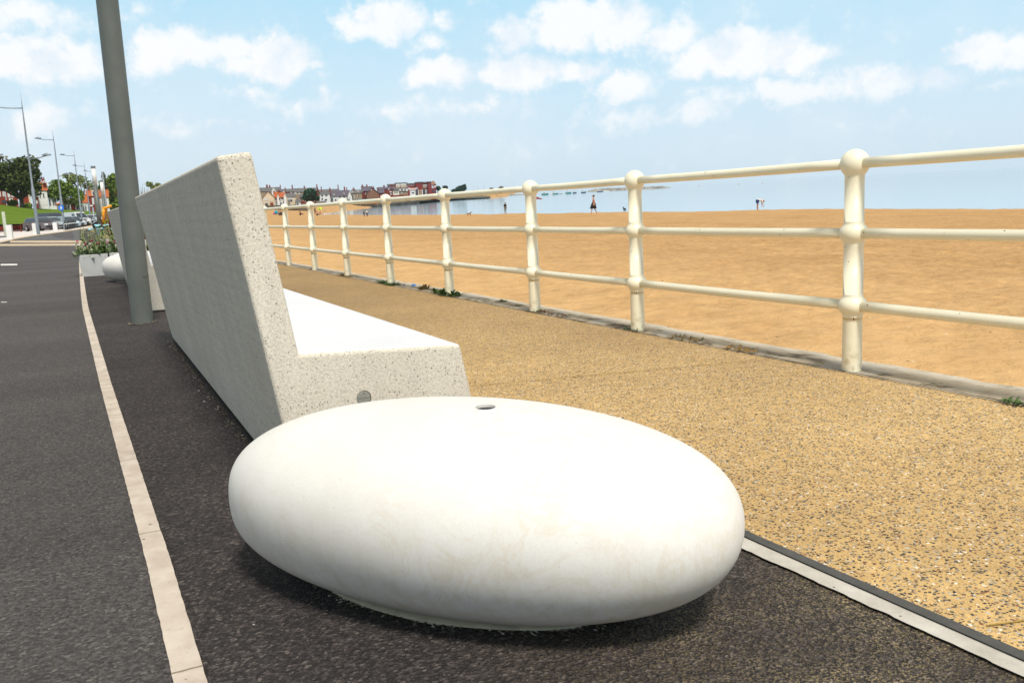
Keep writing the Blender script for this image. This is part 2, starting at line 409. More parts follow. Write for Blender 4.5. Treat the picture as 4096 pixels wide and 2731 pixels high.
g = M.mix(M.ramp(M.noise(3.4, 6, 0.75, vec=M.map((2.5, 0.8, 1))), [(0.50, 0.0), (0.60, 0.9)]), g, (.105, .070, .042))
g = M.mix(M.ramp(M.noise(4.3, 5, 0.7, vec=M.map((2, 1, 1), (0, 0, .3))), [(0.60, 0.0), (0.66, 0.85)]), g, (.10, .085, .025))
g = M.mix(M.ramp(M.noise(9, 5, 0.7), [(0.64, 0.0), (0.68, 0.9)]), g, (.34, .19, .07))
g = M.mix(M.ramp(M.noise(2.0, 4, 0.6), [(0.52, 0.0), (0.62, 0.7)]), g, (.45, .41, .35))
pale = M.math('MULTIPLY', M.ramp(M.math('MULTIPLY_ADD', M.sep()['X'], 1.0, -3.0), [(0.60, 0.0), (0.68, 1.0)]), M.ramp(M.noise(2.6, 5, .7), [(0.36, 0.25), (0.55, 0.9)]))
g = M.mix(pale, g, M.ramp(M.noise(18, 5, .7), [(0.3, (.50, .43, .33)), (0.7, (.66, .58, .47))]))
M.col(g); M.bump(M.noise(35, 5, 0.7), 0.7, 0.01); COPING = M.m
JOINT = plain('moss_joint', (.34, .22, .05), 0.95, 0.1, var=0.35, scale=40)

# sand ------------------------------------------------------------------
M = Mat('beach_sand', 0.95, 0.12)
n1 = M.noise(0.35, 6, 0.6); n2 = M.noise(7.0, 5, 0.66, vec=M.map((.8, 1, 1)), dist=.4)
g = M.ramp(n1, [(0.3, (.45, .260, .108)), (0.7, (.55, .335, .150))])
g = M.mix(1, g, M.ramp(n2, [(0.34, (.79, .765, .73)), (0.64, (1.15, 1.15, 1.15))]), 'MULTIPLY'); g = M.mix(1, g, M.ramp(M.noise(1.4, 5, 0.7, vec=M.map((1, .5, 1), (0, 0, .5))), [(0.34, (.90, .885, .87)), (0.64, (1.07, 1.065, 1.06))]), 'MULTIPLY')  # mottled tone standing in for light and shade on the sand dimples
nearx = M.ramp(M.math('MULTIPLY', M.sep()['X'], 0.05), [(0.17, 1.0), (0.75, 0.0)])
g = M.mix(M.math('MULTIPLY', nearx, M.ramp(M.noise(1.6, 5, 0.6), [(0.3, .25), (0.65, .95)])), g, (.68, .43, .20))
fl = M.math('LESS_THAN', M.voro(4.6), 0.07); flc = M.sep(M.voro(4.6, out='Color'))
g = M.mix(M.math('MULTIPLY', fl, M.math('GREATER_THAN', flc[0], 0.35)), g, M.ramp(flc[1], [(0, (.10, .06, .03)), (0.6, (.7, .6, .45))], 'CONSTANT'))
M.col(g)
b1 = M.bump(M.noise(3.4, 6, 0.68), 0.8, 0.12)
M.bump(M.noise(30, 4, 0.7), 0.5, 0.012, b1); SAND = M.m

# sea ---------------------------------------------------------------------
M = Mat('sea_water', 0.10, 0.5)
M.b.inputs['IOR'].default_value = 1.33
M.col(M.ramp(M.noise(0.012, 4), [(0.3, (.26, .38, .46)), (0.7, (.31, .43, .50))]))
M.bump(M.noise(0.55, 4, 0.6, vec=M.map((0.25, 1.0, 1.0), (0, 0, -0.45))), 0.16, 0.12); SEA = M.m

# -------------------------------------------------------- ground heights
TZ = [(-50, 0), (20, 0), (40, .07), (67, .25), (92, .32), (120, .52), (150, .9), (200, 1.6), (400, 5), (900, 16)]


def zt(d):
    for (a, za), (b, zb) in zip(TZ, TZ[1:]):
        if d <= b: return za + (zb - za) * max(0, (d - a) / (b - a))
    return TZ[-1][1]


def dep(x, y): return x * FH.x + y * FH.y


def hit(px, py, lift=0.0):
    "where a sight line meets the paved ground"
    r = ray(px, py); lo, hi = 0.5, 900
    g_ = lambda t: (CAM + r * t).z - zt(dep(*(CAM + r * t).xy)) - lift
    for t in [0.5 * 1.03 ** i for i in range(260)]:
        if g_(t) < 0: hi = t; break
        lo = t
    for _ in range(40):
        m_ = (lo + hi) / 2
        if g_(m_) > 0: lo = m_
        else: hi = m_
    return CAM + r * hi


def sheet(name, mat, xs, ys, zf, kind='structure', label=None, smooth=False):
    mb = MB(); vs = [(x, y, zf(x, y)) for y in ys for x in xs]; n = len(xs)
    fs = [(j * n + i, j * n + i + 1, (j + 1) * n + i + 1, (j + 1) * n + i) for j in range(len(ys) - 1) for i in range(n - 1)]
    mb.add(vs, fs); o = mb.build(name, mat, smooth=smooth, fixn=False); tag(o, label, None, None, kind); return o


def lin(a, b, n): return [a + (b - a) * i / n for i in range(n + 1)]


YS = lin(-8, 30, 38) + lin(32, 120, 44) + lin(126, 320, 40)
YP = lin(-8, 30, 60) + lin(32, 260, 80)
wav_edge = lambda x0, amp, y, s: x0 + amp * (noise.noise(Vector((y * s, 3.3, x0))) + 0.5 * noise.noise(Vector((y * s * 3, 7.3, x0))))


def strip(name, mat, xa, xb, ys, z, ampa=0, ampb=0, s=6, kind='structure', label=None, thick=0):
    mb = MB(); vs = []
    for y in ys:
        a = xa(y) if callable(xa) else xa; b = xb(y) if callable(xb) else xb
        a = wav_edge(a, ampa, y, s); b = wav_edge(b, ampb, y, s * 1.3)
        zz_ = zt(dep(a, y)) + z; vs += [(a, y, zz_), (b, y, zz_)]
    mb.add(vs, [(2 * i, 2 * i + 1, 2 * i + 3, 2 * i + 2) for i in range(len(ys) - 1)])
    o = mb.build(name, mat, fixn=False); tag(o, label, None, None, kind); return o


kx = lambda y: 0.0 + (0.117 if y < 2.5 else 0.117 - 0.031 * min(1, (y - 2.5) / 3) if y < 5.5 else 0.086 - 0.03 * min(1, (y - 5.5) / 5) if y < 11 else 0.056 + 0.0035 * (y - 11) ** 1.25 * 0.9)
YF = lin(-3, 12, 500) + lin(12.05, 45, 300)
tag(sheet('ground', plain('earth', (.16,.14,.10), 0.95, 0.1, scale=0.2), lin(-500, -2, 60) + [3.5], lin(-30, 700, 90), lambda x, y: zt(dep(x, y)) - 0.12))
# the road and the strip of asphalt the benches stand on
sheet('road', ROAD, lin(-120, -2, 40) + [-1, 0.14], YS, lambda x, y: zt(dep(x, y)))
strip('pavement', ASPHALT, lambda y: kx(y) + 0.004, 1.60, YP, 0.003)
strip('road_edging', EDGING, lambda y: kx(y) - 0.030, lambda y: kx(y) + 0.031, YF, 0.009, 0.0016, 0.0016, 26)
sx_ = lambda y: (-0.019 if y < 1 else -0.019 - 0.026 * min(1, (y - 1) / 0.9) if y < 1.9 else -0.045)
strip('pavement_edging', EDGE2, lambda y: 1.536 + sx_(y), lambda y: 1.590 + sx_(y), lin(-2, 4, 400) + lin(4.1, 45, 200), 0.010, 0.0042, 0.0012, 34)
strip('edging_rail', RUBBER, lambda y: 1.589 + sx_(y), lambda y: 1.622 + sx_(y), lin(-8, 45, 60), 0.014, 0, 0)
strip('promenade', AGG, lambda y: 1.621 + sx_(y), 3.46, YP, 0.012)
# slanting mossy expansion joints in the aggregate
for y0 in (0.894, 3.90, 6.70, 9.5, 12.3, 15.1, 17.9):
    mb = MB(); vs = []
    for i in range(61):
        x = 1.63 + (3.45 - 1.63) * i / 60; y = y0 - 0.245 * (x - 2.5) + 0.006 * noise.noise(Vector((x * 9, y0, 0)))
        w_ = 0.0014 + 0.004 * max(0, noise.noise(Vector((x * 14, y0, 5))) + 0.35)
        vs += [(x, y - w_, 0.0155), (x, y + w_, 0.0155)]
    mb.add(vs, [(2 * i, 2 * i + 1, 2 * i + 3, 2 * i + 2) for i in range(60)])
    tag(mb.build('pavement_joint', JOINT, fixn=False), None, None, None, 'structure')
# coping of the sea wall, and its face down to the sand
mb = MB(); vs = []; ys = lin(-8, 60, 680)
prof = [(3.445, -0.01), (3.452, 0.010), (3.60, 0.022), (3.735, 0.020), (3.765, 0.002), (3.775, -0.06), (3.77, -2.2)]
for y in ys:
    for x, z in prof:
        k_ = 0.012 * noise.noise(Vector((x * 3, y * 4, z))) + 0.006 * noise.noise(Vector((x * 9, y * 15, z)))
        vs.append((x + k_, y, z + k_ * (0.7 if z > -0.05 else 0)))
n_ = len(prof)
mb.add(vs, [(j * n_ + i, j * n_ + i + 1, (j + 1) * n_ + i + 1, (j + 1) * n_ + i) for j in range(len(ys) - 1) for i in range(n_ - 1)])
cop = mb.build('sea_wall', COPING, smooth=True, fixn=False)
tag(cop, 'worn stained concrete coping of the sea wall under the cream railing', 'wall')
strip('coping_joint', plain('black_joint', (.03, .027, .022), 0.9, 0.1), lambda y: 3.446, lambda y: 3.457, YF, 0.0195, 0.004, 0.004, 8)

# ------------------------------------------------------------ beach and sea
D2S = 4096 / 2352.
DN = [(-400, 420, 480), (560, 260, 486), (640, 240, 489), (745, 218, 491.5), (860, 185, 492.5), (1000, 160, 492.5), (1162, 128, 490.5), (1360, 96, 487.5), (1560, 86, 484.5), (1740, 80, 482), (1960, 68, 479), (2352, 57, 477), (3000, 48, 474), (6000, 40, 400)]
DF = [(745, 218), (804, 261), (870, 300), (962, 440), (1032, 447), (1148, 470), (1180, 540), (1196, 850), (1206, 2400), (1212, 3000)]
SEAZ = -3.1


def interp(tab, x, k):
    if x <= tab[0][0]: return tab[0][k]
    for a, b in zip(tab, tab[1:]):
        if x <= b[0]:
            t = (x - a[0]) / (b[0] - a[0]); return a[k] + (b[k] - a[k]) * t
    return tab[-1][k]


ss = lambda t: t * t * (3 - 2 * t)
cols = [340 + 40 * i for i in range(4)] + [500 + 8 * i for i in range(250)] + [2500 + 60 * i for i in range(60)]
NR1, NR2 = 230, 40
vs = []; nrow = NR1 + 12 + 24
for c_ in cols:
    r = ray(c_ * D2S, 1365.5); hx = Vector((r.x, r.y)); kz = 1.0
    dn = interp(DN, c_, 1)
    if c_ > 3000: zn = level(-1.75, hx.x * dn, hx.y * dn)
    elif c_ < 745: zn = None
    else: zn = (CAM + ray(c_ * D2S, interp(DN, c_, 2) * D2S) * dn).z
    P = lambda d: (hx.x * d, hx.y * d)
    d0 = min(3.62 / max(hx.x, 0.04), dn * 0.6)
    if zn is not None: zln = zn - level(0, *P(dn))
    else:
        t = min(1, max(0, (c_ - 600) / 145)); zln = -1.7 - 1.4 * t
    def zl(d):
        if d <= dn:
            t = (d - d0) / (dn - d0); return -0.62 + (zln + 0.62) * (0.55 * t + 0.45 * ss(t))
        if c_ < 745: return zln - 0.15 * min(1, (d - dn) / 80)
        return max(-7, zln - 0.075 * (d - dn))
    def zfar(d):
        df = interp(DF, c_, 1)
        if c_ < 745: return -9
        if df > 2500: return -9
        return SEAZ - 0.02 + min(1.6, max(-3, (d - df) * 0.05))
    row = []
    for i in range(NR1): row.append(d0 * (dn / d0) ** (i / (NR1 - 1)))
    for i in range(12): row.append(dn * (1 + 0.02 * 1.45 ** i))
    e0 = row[-1]; df = interp(DF, c_, 1); e1 = df * 1.004 if (745 <= c_ and df < 2500 and df > e0) else e0 * 1.01
    for i in range(24): row.append(e1 * (1 + 0.03 * 1.16 ** i) if i else e1)
    for d in row:
        x, y = P(d); z = max(zl(d), zfar(d))
        amp = 0.045 * min(1, d / 8) * (1 if d < 60 else 0.5)
        nz = noise.noise(Vector((x * 1.3, y * 1.3, 0))) + 0.6 * noise.noise(Vector((x * 3.1, y * 3.1, 4)))
        ridge = 1 - abs(noise.noise(Vector((x * 0.8, y * 0.8, 9)))) * 2
        z += amp * (nz * 0.75 + 0.3 * ridge)
        if d < 45:
            dv = noise.voronoi(Vector((x * 1.9 + 3, y * 1.9, 0.5)))[0][0]; dv2 = noise.voronoi(Vector((x * 3.7, y * 3.7 + 5, 1.5)))[0][0]
            z -= 0.06 * max(0, 1 - dv / 0.45) ** 1.5 + 0.035 * max(0, 1 - dv2 / 0.4) ** 1.5
        if dn * 0.8 < d < dn * 1.05: z += 0.10 * noise.noise(Vector((x * 0.12, y * 0.12, 2))) + 0.03 * noise.noise(Vector((x * 0.9, y * 0.9, 2)))
        vs.append((x, y, level(z, x, y)))
mb = MB(); fs = [(j * nrow + i, (j + 1) * nrow + i, (j + 1) * nrow + i + 1, j * nrow + i + 1) for j in range(len(cols) - 1) for i in range(nrow - 1)]
mb.add(vs, fs); tag(mb.build('beach', SAND, smooth=True, fixn=False), None, None, None, 'structure')
mb = MB(); rr_ = [15, 60, 150, 400, 1000, 2000, 3600]; na = 64
vs = [(math.sin(a) * r, math.cos(a) * r, 0) for r in rr_ for a in lin(-0.55, 2.6, na)]
vs = [(x, y, SEAZ + TILT * (x * FH.x + y * FH.y)) for x, y, _ in vs]
mb.add(vs, [(j * (na + 1) + i, j * (na + 1) + i + 1, (j + 1) * (na + 1) + i + 1, (j + 1) * (na + 1) + i) for j in range(len(rr_) - 1) for i in range(na)])
tag(mb.build('sea', SEA, fixn=False), None, None, None, 'structure')
#PART2
# ------------------------------------------------------------------ bench
METAL = plain('brushed_cap', (.42, .41, .36), 0.45, 0.5, 0.6, scale=40)
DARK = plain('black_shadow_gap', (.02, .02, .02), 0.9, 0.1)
BP = [(0.5655, 0.028), (0.404, 1.112), (0.507, 1.124), (0.597, 0.502), (1.143, 0.473), (1.222, 0.028)]
BENCH_L = 4.47


def make_bench(detail=True):
    t = empty('concrete_bench', (0.9, 2.714, 0))
    mb = MB(); mb.prism([(x - 0.9, z) for x, z in BP], 0, BENCH_L)
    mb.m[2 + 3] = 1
    body = mb.build('body', [CONC, SEAT_LIT], t, bevel=0.013, seg=3)
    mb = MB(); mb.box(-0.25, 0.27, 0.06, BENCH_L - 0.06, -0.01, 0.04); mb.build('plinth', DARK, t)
    mb = MB(); cx_, cz_ = 0.7943 - 0.9, 0.334
    mb.add([(cx_ + 0.0245 * math.cos(2 * PI * k / 28), -0.0012, cz_ + 0.0245 * math.sin(2 * PI * k / 28)) for k in range(28)], [tuple(range(28))])
    rim = mb.build('lifting_cap_rim', plain('cap_rim', (.10, .08, .06), 0.7, 0.3), t, fixn=False)
    mb = MB()
    mb.add([(cx_ - 0.001 + r * math.cos(2 * PI * k / 28), -y_, cz_ - 0.0008 + r * math.sin(2 * PI * k / 28)) for r, y_ in ((0.0225, 0.0015), (0.0215, 0.003)) for k in range(28)],
           [(k, (k + 1) % 28, 28 + (k + 1) % 28, 28 + k) for k in range(28)] + [tuple(range(28, 56))])
    cap = mb.build('lifting_cap', METAL, t)
    mb = MB(); mb.box(cx_ - 0.020, cx_ + 0.020, -0.0042, -0.0025, cz_ - 0.0006, cz_ + 0.0006)
    for s_ in (-1, 1): mb.tube([(cx_, -0.0025, cz_ + s_ * 0.0165), (cx_, -0.0048, cz_ + s_ * 0.0165)], 0.0026, 8)
    mb.build('cap_slot', plain('cap_slot', (.16, .15, .13), 0.6, 0.3), cap)
    return t


b1 = make_bench(); b1.rotation_euler.z = -0.0115
tag(b1, 'long pale concrete bench with high leaning backrest directly behind the big white stone', 'bench')
b2 = copy_tree(b1); b2.location = (1.0, 9.66, -0.015); b2.rotation_euler.z = 0.0
tag(b2, 'farther concrete bench mostly hidden behind the grey column', 'bench')

# ------------------------------------------------------------ pebble seats
def make_pebble(name='stone_seat'):
    a, b, c, cz = 0.7634, 0.3544, 0.2342, 0.2148
    K = [0.0604, 0.0481, 0.0427, -0.0401, 0.0389, -0.0153, -0.0728, -0.0228, 0.0137, -0.0149, 0.068, 0.0731, -0.0524, 0.0421, 0.0635, -0.1064, -0.0897]
    mb = MB(); NU, NV = 112, 72; vs = []; ring = []
    for jj in range(NV + 1):
        ph = -PI / 2 + PI * jj / NV
        for ii in range(NU):
            th = 2 * PI * ii / NU; X_, Y_, Z_ = math.cos(th) * math.cos(ph), math.sin(th) * math.cos(ph), math.sin(ph)
            B_ = [X_, Y_, Z_, X_ * Y_, X_ * Z_, Y_ * Z_, X_ * X_ - 1 / 3, Y_ * Y_ - 1 / 3, X_ ** 3, X_ * X_ * Y_, X_ * Y_ * Y_, Y_ ** 3, X_ * X_ * Z_, Y_ * Y_ * Z_, X_ * Y_ * Z_, X_ ** 4 - .2, X_ * X_ * Y_ * Y_]
            f_ = 1 + sum(p * q for p, q in zip(K, B_)); vs.append((a * X_ * f_, b * Y_ * f_, cz + c * Z_ * f_))
    for ii in range(NU):                                        # outline where the stone meets the ground
        col_ = [vs[jj * NU + ii] for jj in range(NV // 2)]; low = [v for v in col_ if v[2] <= 0.012] or col_[:1]; ring.append(max(low, key=lambda v: v[0] ** 2 + v[1] ** 2))
    for _ in range(6):                                          # even out the sampled outline
        rad = [math.hypot(v[0], v[1]) for v in ring]
        rad = [(rad[i - 2] + rad[i - 1] + rad[i] + rad[(i + 1) % NU] + rad[(i + 2) % NU]) / 5 for i in range(NU)]
        ring = [(v[0] / max(1e-6, math.hypot(v[0], v[1])) * q, v[1] / max(1e-6, math.hypot(v[0], v[1])) * q, 0) for v, q in zip(ring, rad)]
    vs = [(x, y, max(0.010, z)) for x, y, z in vs]
    fs = [(jj * NU + ii, jj * NU + (ii + 1) % NU, (jj + 1) * NU + (ii + 1) % NU, (jj + 1) * NU + ii) for jj in range(NV) for ii in range(NU)]
    mb.add(vs, fs)
    t = empty(name)
    body = mb.build('body', STONE, t, smooth=True)
    bm = bmesh.new(); bm.from_mesh(body.data); bmesh.ops.remove_doubles(bm, verts=bm.verts, dist=1e-5); bmesh.ops.recalc_face_normals(bm, faces=bm.faces)
    bm.to_mesh(body.data); bm.free(); body.data.polygons.foreach_set('use_smooth', [True] * len(body.data.polygons))
    mb = MB(); vs = []                                           # the narrow foot flange
    for k_, z in ((1.125, 0.0), (1.13, 0.006), (1.115, 0.011), (0.9, 0.0125)): vs += [(x * k_, y * k_, z) for x, y, _ in ring]
    mb.add(vs, [(jj * NU + ii, jj * NU + (ii + 1) % NU, (jj + 1) * NU + (ii + 1) % NU, (jj + 1) * NU + ii) for jj in range(3) for ii in range(NU)])
    mb.build('foot', plain('foot_flange', (.46, .40, .29), 0.7, 0.25, var=.2, scale=18), t, smooth=True)
    t['ring'] = [c_ for v in ring for c_ in v[:2]]
    return t


p1 = make_pebble(); p1.location = (0.7326, 1.9202, 0.0); p1.rotation_euler.z = -0.8684; RING = list(p1['ring']); del p1['ring']
tag(p1, 'large smooth white pebble shaped stone seat nearest the viewer', 'stone seat')
p2 = copy_tree(p1); p2.location = (0.82, 15.0, 0.0); p2.rotation_euler.z = -0.9
tag(p2, 'smaller looking far white pebble shaped stone seat before the flower planter', 'stone seat')
# hole in the top of the near one, cut into the body with a recessed plug
mb = MB(); hx_, hy_ = gx_hit = (CAM + ray(1115 * D2S, 931 * D2S) * ((0.474 - CAM.z) / ray(1115 * D2S, 931 * D2S).z)).xy
rot = Matrix.Rotation(0.8684, 4, 'Z'); loc = rot @ (Vector((hx_, hy_, 0)) - Vector((0.7326, 1.9202, 0)))
from mathutils.bvhtree import BVHTree
_b = [c for c in p1.children if c.name.startswith('body')][0]
_t = BVHTree.FromPolygons([v.co for v in _b.data.vertices], [tuple(p.vertices) for p in _b.data.polygons])
zs_ = min(_t.ray_cast(Vector((loc.x + dx, loc.y + dy, 1)), Vector((0, 0, -1)))[0].z for dx in (-.026, 0, .026) for dy in (-.026, 0, .026))
mb.tube([(loc.x, loc.y, 0.42), (loc.x, loc.y, 0.6)], 0.0235, 32); cut = mb.build('cutter', METAL, p1)
body1 = [c for c in p1.children if c.name.startswith('body')][0]
body1.data = body1.data.copy()
bo = body1.modifiers.new('cut', 'BOOLEAN'); bo.object = cut; bo.operation = 'DIFFERENCE'; bo.solver = 'EXACT'
bpy.context.view_layer.update()
dg = bpy.context.evaluated_depsgraph_get(); me = bpy.data.meshes.new_from_object(body1.evaluated_get(dg))
body1.modifiers.clear(); body1.data = me; bpy.data.objects.remove(cut, do_unlink=True)
for pl in me.polygons: pl.use_smooth = True
try: me.set_sharp_from_angle(angle=math.radians(50))
except Exception: pass
me.materials.clear(); me.materials.append(STONE)
mb = MB(); mb.tube([(loc.x, loc.y, 0.41), (loc.x, loc.y, zs_ - 0.0035)], 0.0230, 28); mb.build('plug', plain('grey_plug', (.045, .045, .06), 0.6, 0.3), p1)

# ------------------------------------------------------------ light column
t = empty('light_column', (0.505, 8.70, 0), 0, 'thick grey green column rising out of the picture beside the near bench', 'light column')
mb = MB(); mb.lathe([(0.094, -0.02), (0.0935, 0.0), (0.0930, 1.0), (0.0915, 2.9), (0.089, 5.2)], 40)
mb.build('shaft', COLUMN, t, smooth=True)
mb = MB(); mb.lathe([(0.094, 5.2), (0.097, 5.21), (0.097, 7.6), (0.094, 7.62)], 32); mb.build('light_tube', plain('white_tube', (.8, .8, .78), 0.4), t, smooth=True)
mb = MB()                                                       # service door: a slightly proud curved panel
a0 = math.atan2(-0.93, 0.20); N_ = 14; vs = []
for z in (0.42, 0.44, 1.08, 1.10):
    for i in range(N_ + 1):
        a = a0 + 0.12 + 0.62 * i / N_; e_ = 0.004 if z in (0.44, 1.08) and 0 < i < N_ else 0.0005
        vs.append((math.cos(a) * (0.0934 + e_), math.sin(a) * (0.0934 + e_), z))
mb.add(vs, [(j * (N_ + 1) + i, j * (N_ + 1) + i + 1, (j + 1) * (N_ + 1) + i + 1, (j + 1) * (N_ + 1) + i) for j in range(3) for i in range(N_)])
mb.build('service_door', COLUMN, t, smooth=False, fixn=True)

# ------------------------------------------------------------ railing
RX = 3.512
py_ = [3.181 + (0 if i < 2 else 0.368) * 0 for i in range(2)]
PY = [1.272, 3.181, 5.090] + [3.181 + 1.909 + 1.541 + 1.909 * k for k in range(0, 22)]
rt = empty('railing', (RX, 0, 0), 0, 'cream painted iron railing with ball joints along the sea wall', 'railing')
prof = [(0.0495, -0.02), (0.0490, 0.0), (0.0480, 0.28)]
def ballprof(zc, r, h, rt_):
    out = []
    for i in range(-6, 7):
        a = PI / 2 * i / 6.6; out.append((max(rt_, r * math.cos(a)), zc + h * math.sin(a)))
    return out
prof = [(0.0495, -0.02), (0.0490, 0.0), (0.0478, 0.26), (0.0478, 0.282)] + ballprof(0.341, 0.0705, 0.061, 0.049) + [(0.0478, 0.400), (0.0476, 0.64)] + ballprof(0.706, 0.0700, 0.061, 0.049) + [(0.0476, 0.766), (0.0472, 0.99)]
top = [(max(0.001, 0.0715 * math.cos(a)), 1.049 + 0.0715 * math.sin(a)) for a in [math.radians(-46 + 136 * i / 14) for i in range(15)]]
mb = MB(); mb.lathe(prof + top, 28); post0 = mb.build('post', CREAM, rt, smooth=True); post0.location = (0, PY[0], 0.008)
for y in PY[1:]:
    c = post0.copy(); COL.objects.link(c); c.parent = rt; c.location = (0, y, 0.008)
for a, b in zip([PY[0] - 1.909] + PY, PY + [PY[-1] + 1.909]):
    for z in (0.341, 0.706, 1.050):
        mb = MB(); n_ = 8
        pts = [(0, a + 0.05 + (b - a - 0.1) * i / n_, z + 0.008 - 0.0025 * math.sin(PI * i / n_)) for i in range(n_ + 1)]
        mb.tube(pts, 0.0262, 18); mb.build('rail', CREAM, rt, smooth=True)

# ------------------------------------------------------------ weeds, litter on the coping
WEED = plain('weed_leaf', (.055, .105, .020), 0.7, 0.2, var=0.4, scale=30)
DRY = plain('dry_weed', (.20, .13, .04), 0.9, 0.1, var=0.4, scale=30)


def tuft(name, loc, n, L, sp, mat, label, cat, seed, group=None, flat=0.3):
    rnd = random.Random(seed); mb = MB()
    for i in range(n):
        a = rnd.uniform(0, 2 * PI); bx, by = rnd.uniform(-sp[0], sp[0]), rnd.uniform(-sp[1], sp[1]); l = L * rnd.uniform(.5, 1); w_ = l * 0.10
        d = Vector((math.cos(a), math.sin(a), rnd.uniform(flat * 0.3, flat * 2))).normalized(); s_ = Vector((-math.sin(a), math.cos(a), 0)) * w_
        p0 = Vector((bx, by, 0)); p1_ = p0 + d * l * 0.55; p2_ = p0 + d * l * 0.95 - Vector((0, 0, l * 0.12)); p2_.z = max(p2_.z, 0.004)
        mb.add([p0 - s_ * .5, p0 + s_ * .5, p1_ + s_, p1_ - s_, p2_], [(0, 1, 2, 3), (3, 2, 4)])
    o = mb.build(name, mat, fixn=False); o.location = loc; tag(o, label, cat, group); return o


tuft('weed', (3.49, 10.52, .02), 190, .10, (.05, .30), WEED, 'dark green weeds lying round the foot of the fifth rail post', 'weed', 1)
tuft('weed', (3.50, 8.62, .02), 150, .12, (.06, .30), WEED, 'spiky green weeds round the foot of the fourth rail post', 'weed', 2, flat=.5)
tuft('weed', (3.55, 9.4, .02), 50, .10, (.05, .06), DRY, 'small curling brown green weed between the fourth and fifth posts', 'weed', 3, flat=.8)
tuft('weed', (3.50, 6.58, .02), 50, .05, (.03, .08), WEED, 'tiny green weed at the foot of the third rail post', 'weed', 4)
tuft('weed', (3.47, 5.1, .02), 50, .05, (.02, .10), WEED, 'small green weed at the foot of the second rail post', 'weed', 5)
tuft('weed', (3.50, 4.55, .02), 110, .05, (.05, .14), DRY, 'brownish moss clump on the coping right of the second post', 'weed', 6)
tuft('weed', (3.50, 4.0, .02), 120, .045, (.05, .13), plain('orange_moss', (.33, .19, .05), .9, .1, var=.3, scale=30), 'orange brown lichen clump on the coping before the first post', 'weed', 7)
tuft('weed', (3.62, 7.5, .02), 60, .06, (.03, .08), WEED, 'sprig of green weed on the coping behind the third post', 'weed', 8)
tuft('weed', (3.455, 2.27, .02), 60, .05, (.02, .05), WEED, 'bright green weed on the coping at the right edge of the picture', 'weed', 9)
tuft('weed', (3.48, 12.4, .02), 140, .07, (.05, .30), DRY, 'dry brown weeds along the coping at the sixth rail post', 'weed', 10)
tuft('weed', (3.50, 6.3, .02), 100, .05, (.04, .25), plain('rust_litter', (.16, .07, .03), .9, .1, var=.3, scale=30), 'reddish brown dead weed beside the third rail post', 'weed', 11)
BLUE = plain('blue_litter', (.02, .22, .68), 0.5, 0.3)
for i, (x, y, s_, lb) in enumerate(((3.53, 10.02, .022, 'small blue scrap of litter on the coping, nearer the fifth post'), (3.59, 9.86, .034, 'larger blue scrap of litter on the coping'))):
    mb = MB(); vs = [(s_ * random.uniform(.7, 1.3) * math.cos(a), s_ * random.uniform(.7, 1.3) * math.sin(a), random.uniform(0, .02)) for a in lin(0, 2 * PI * 7 / 8, 7)] + [(0, 0, s_ * .8)]
    mb.add(vs, [(k, (k + 1) % 8, 8) for k in range(8)]); o = mb.build('litter', BLUE); o.location = (x, y, .022); tag(o, lb, 'litter')
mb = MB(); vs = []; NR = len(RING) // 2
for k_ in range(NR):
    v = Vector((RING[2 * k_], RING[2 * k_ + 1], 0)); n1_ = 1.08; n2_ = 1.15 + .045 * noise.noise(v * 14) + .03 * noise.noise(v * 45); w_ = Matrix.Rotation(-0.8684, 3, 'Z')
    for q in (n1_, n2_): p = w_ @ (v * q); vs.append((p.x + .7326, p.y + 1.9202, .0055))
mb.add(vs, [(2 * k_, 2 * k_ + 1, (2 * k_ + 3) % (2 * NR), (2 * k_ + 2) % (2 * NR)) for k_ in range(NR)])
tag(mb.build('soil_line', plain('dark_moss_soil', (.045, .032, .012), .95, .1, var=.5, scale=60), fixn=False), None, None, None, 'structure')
# gravel and grit gathered along the bench foot and the stone
mb = MB(); rnd = random.Random(5)
def pebble_at(mb, x, y, z, s_):
    vs = [(x + s_ * rnd.uniform(.6, 1.2) * dx, y + s_ * rnd.uniform(.6, 1.2) * dy, z + s_ * rnd.uniform(.3, .8) * dz) for dx, dy, dz in ((1, 0, 0.3), (0, 1, .3), (-1, 0, .3), (0, -1, .3), (0, 0, 1), (0, 0, -.3))]
    mb.add(vs, [(0, 1, 4), (1, 2, 4), (2, 3, 4), (3, 0, 4), (1, 0, 5), (2, 1, 5), (3, 2, 5), (0, 3, 5)])
for i in range(620):
    y = rnd.uniform(2.6, 7.2); x = 0.555 + 0.0115 * (y - 2.7) - abs(rnd.gauss(0, 0.022)); pebble_at(mb, x, y, 0.006, rnd.choice((.003, .004, .005, .008)))
for i in range(1500):
    k_ = rnd.randrange(len(RING) // 2); r_ = 1.13 + abs(rnd.gauss(0, .06)); v = Matrix.Rotation(-0.8684, 3, 'Z') @ Vector((RING[2 * k_] * r_, RING[2 * k_ + 1] * r_, 0))
    pebble_at(mb, 0.7326 + v.x, 1.9202 + v.y, 0.005, rnd.choice((.002, .003, .004, .005)))
for i in range(70):
    a = rnd.uniform(0, 2 * PI); r_ = .096 + abs(rnd.gauss(0, .02)); pebble_at(mb, .505 + r_ * math.cos(a), 8.70 + r_ * math.sin(a), .008, rnd.choice((.006, .009, .014)))
for i in range(260):
    x = rnd.uniform(.1, 1.5); y = rnd.uniform(.6, 6); pebble_at(mb, x, y, 0.005, rnd.choice((.0015, .002, .003)))
M = Mat('grit', 0.85, 0.3); M.col(M.ramp(M.sep(M.voro(60, out='Color'))[0], [(0, (.05, .045, .04)), (.35, (.12, .10, .08)), (.65, (.24, .19, .12)), (.9, (.5, .46, .4))], 'CONSTANT'))
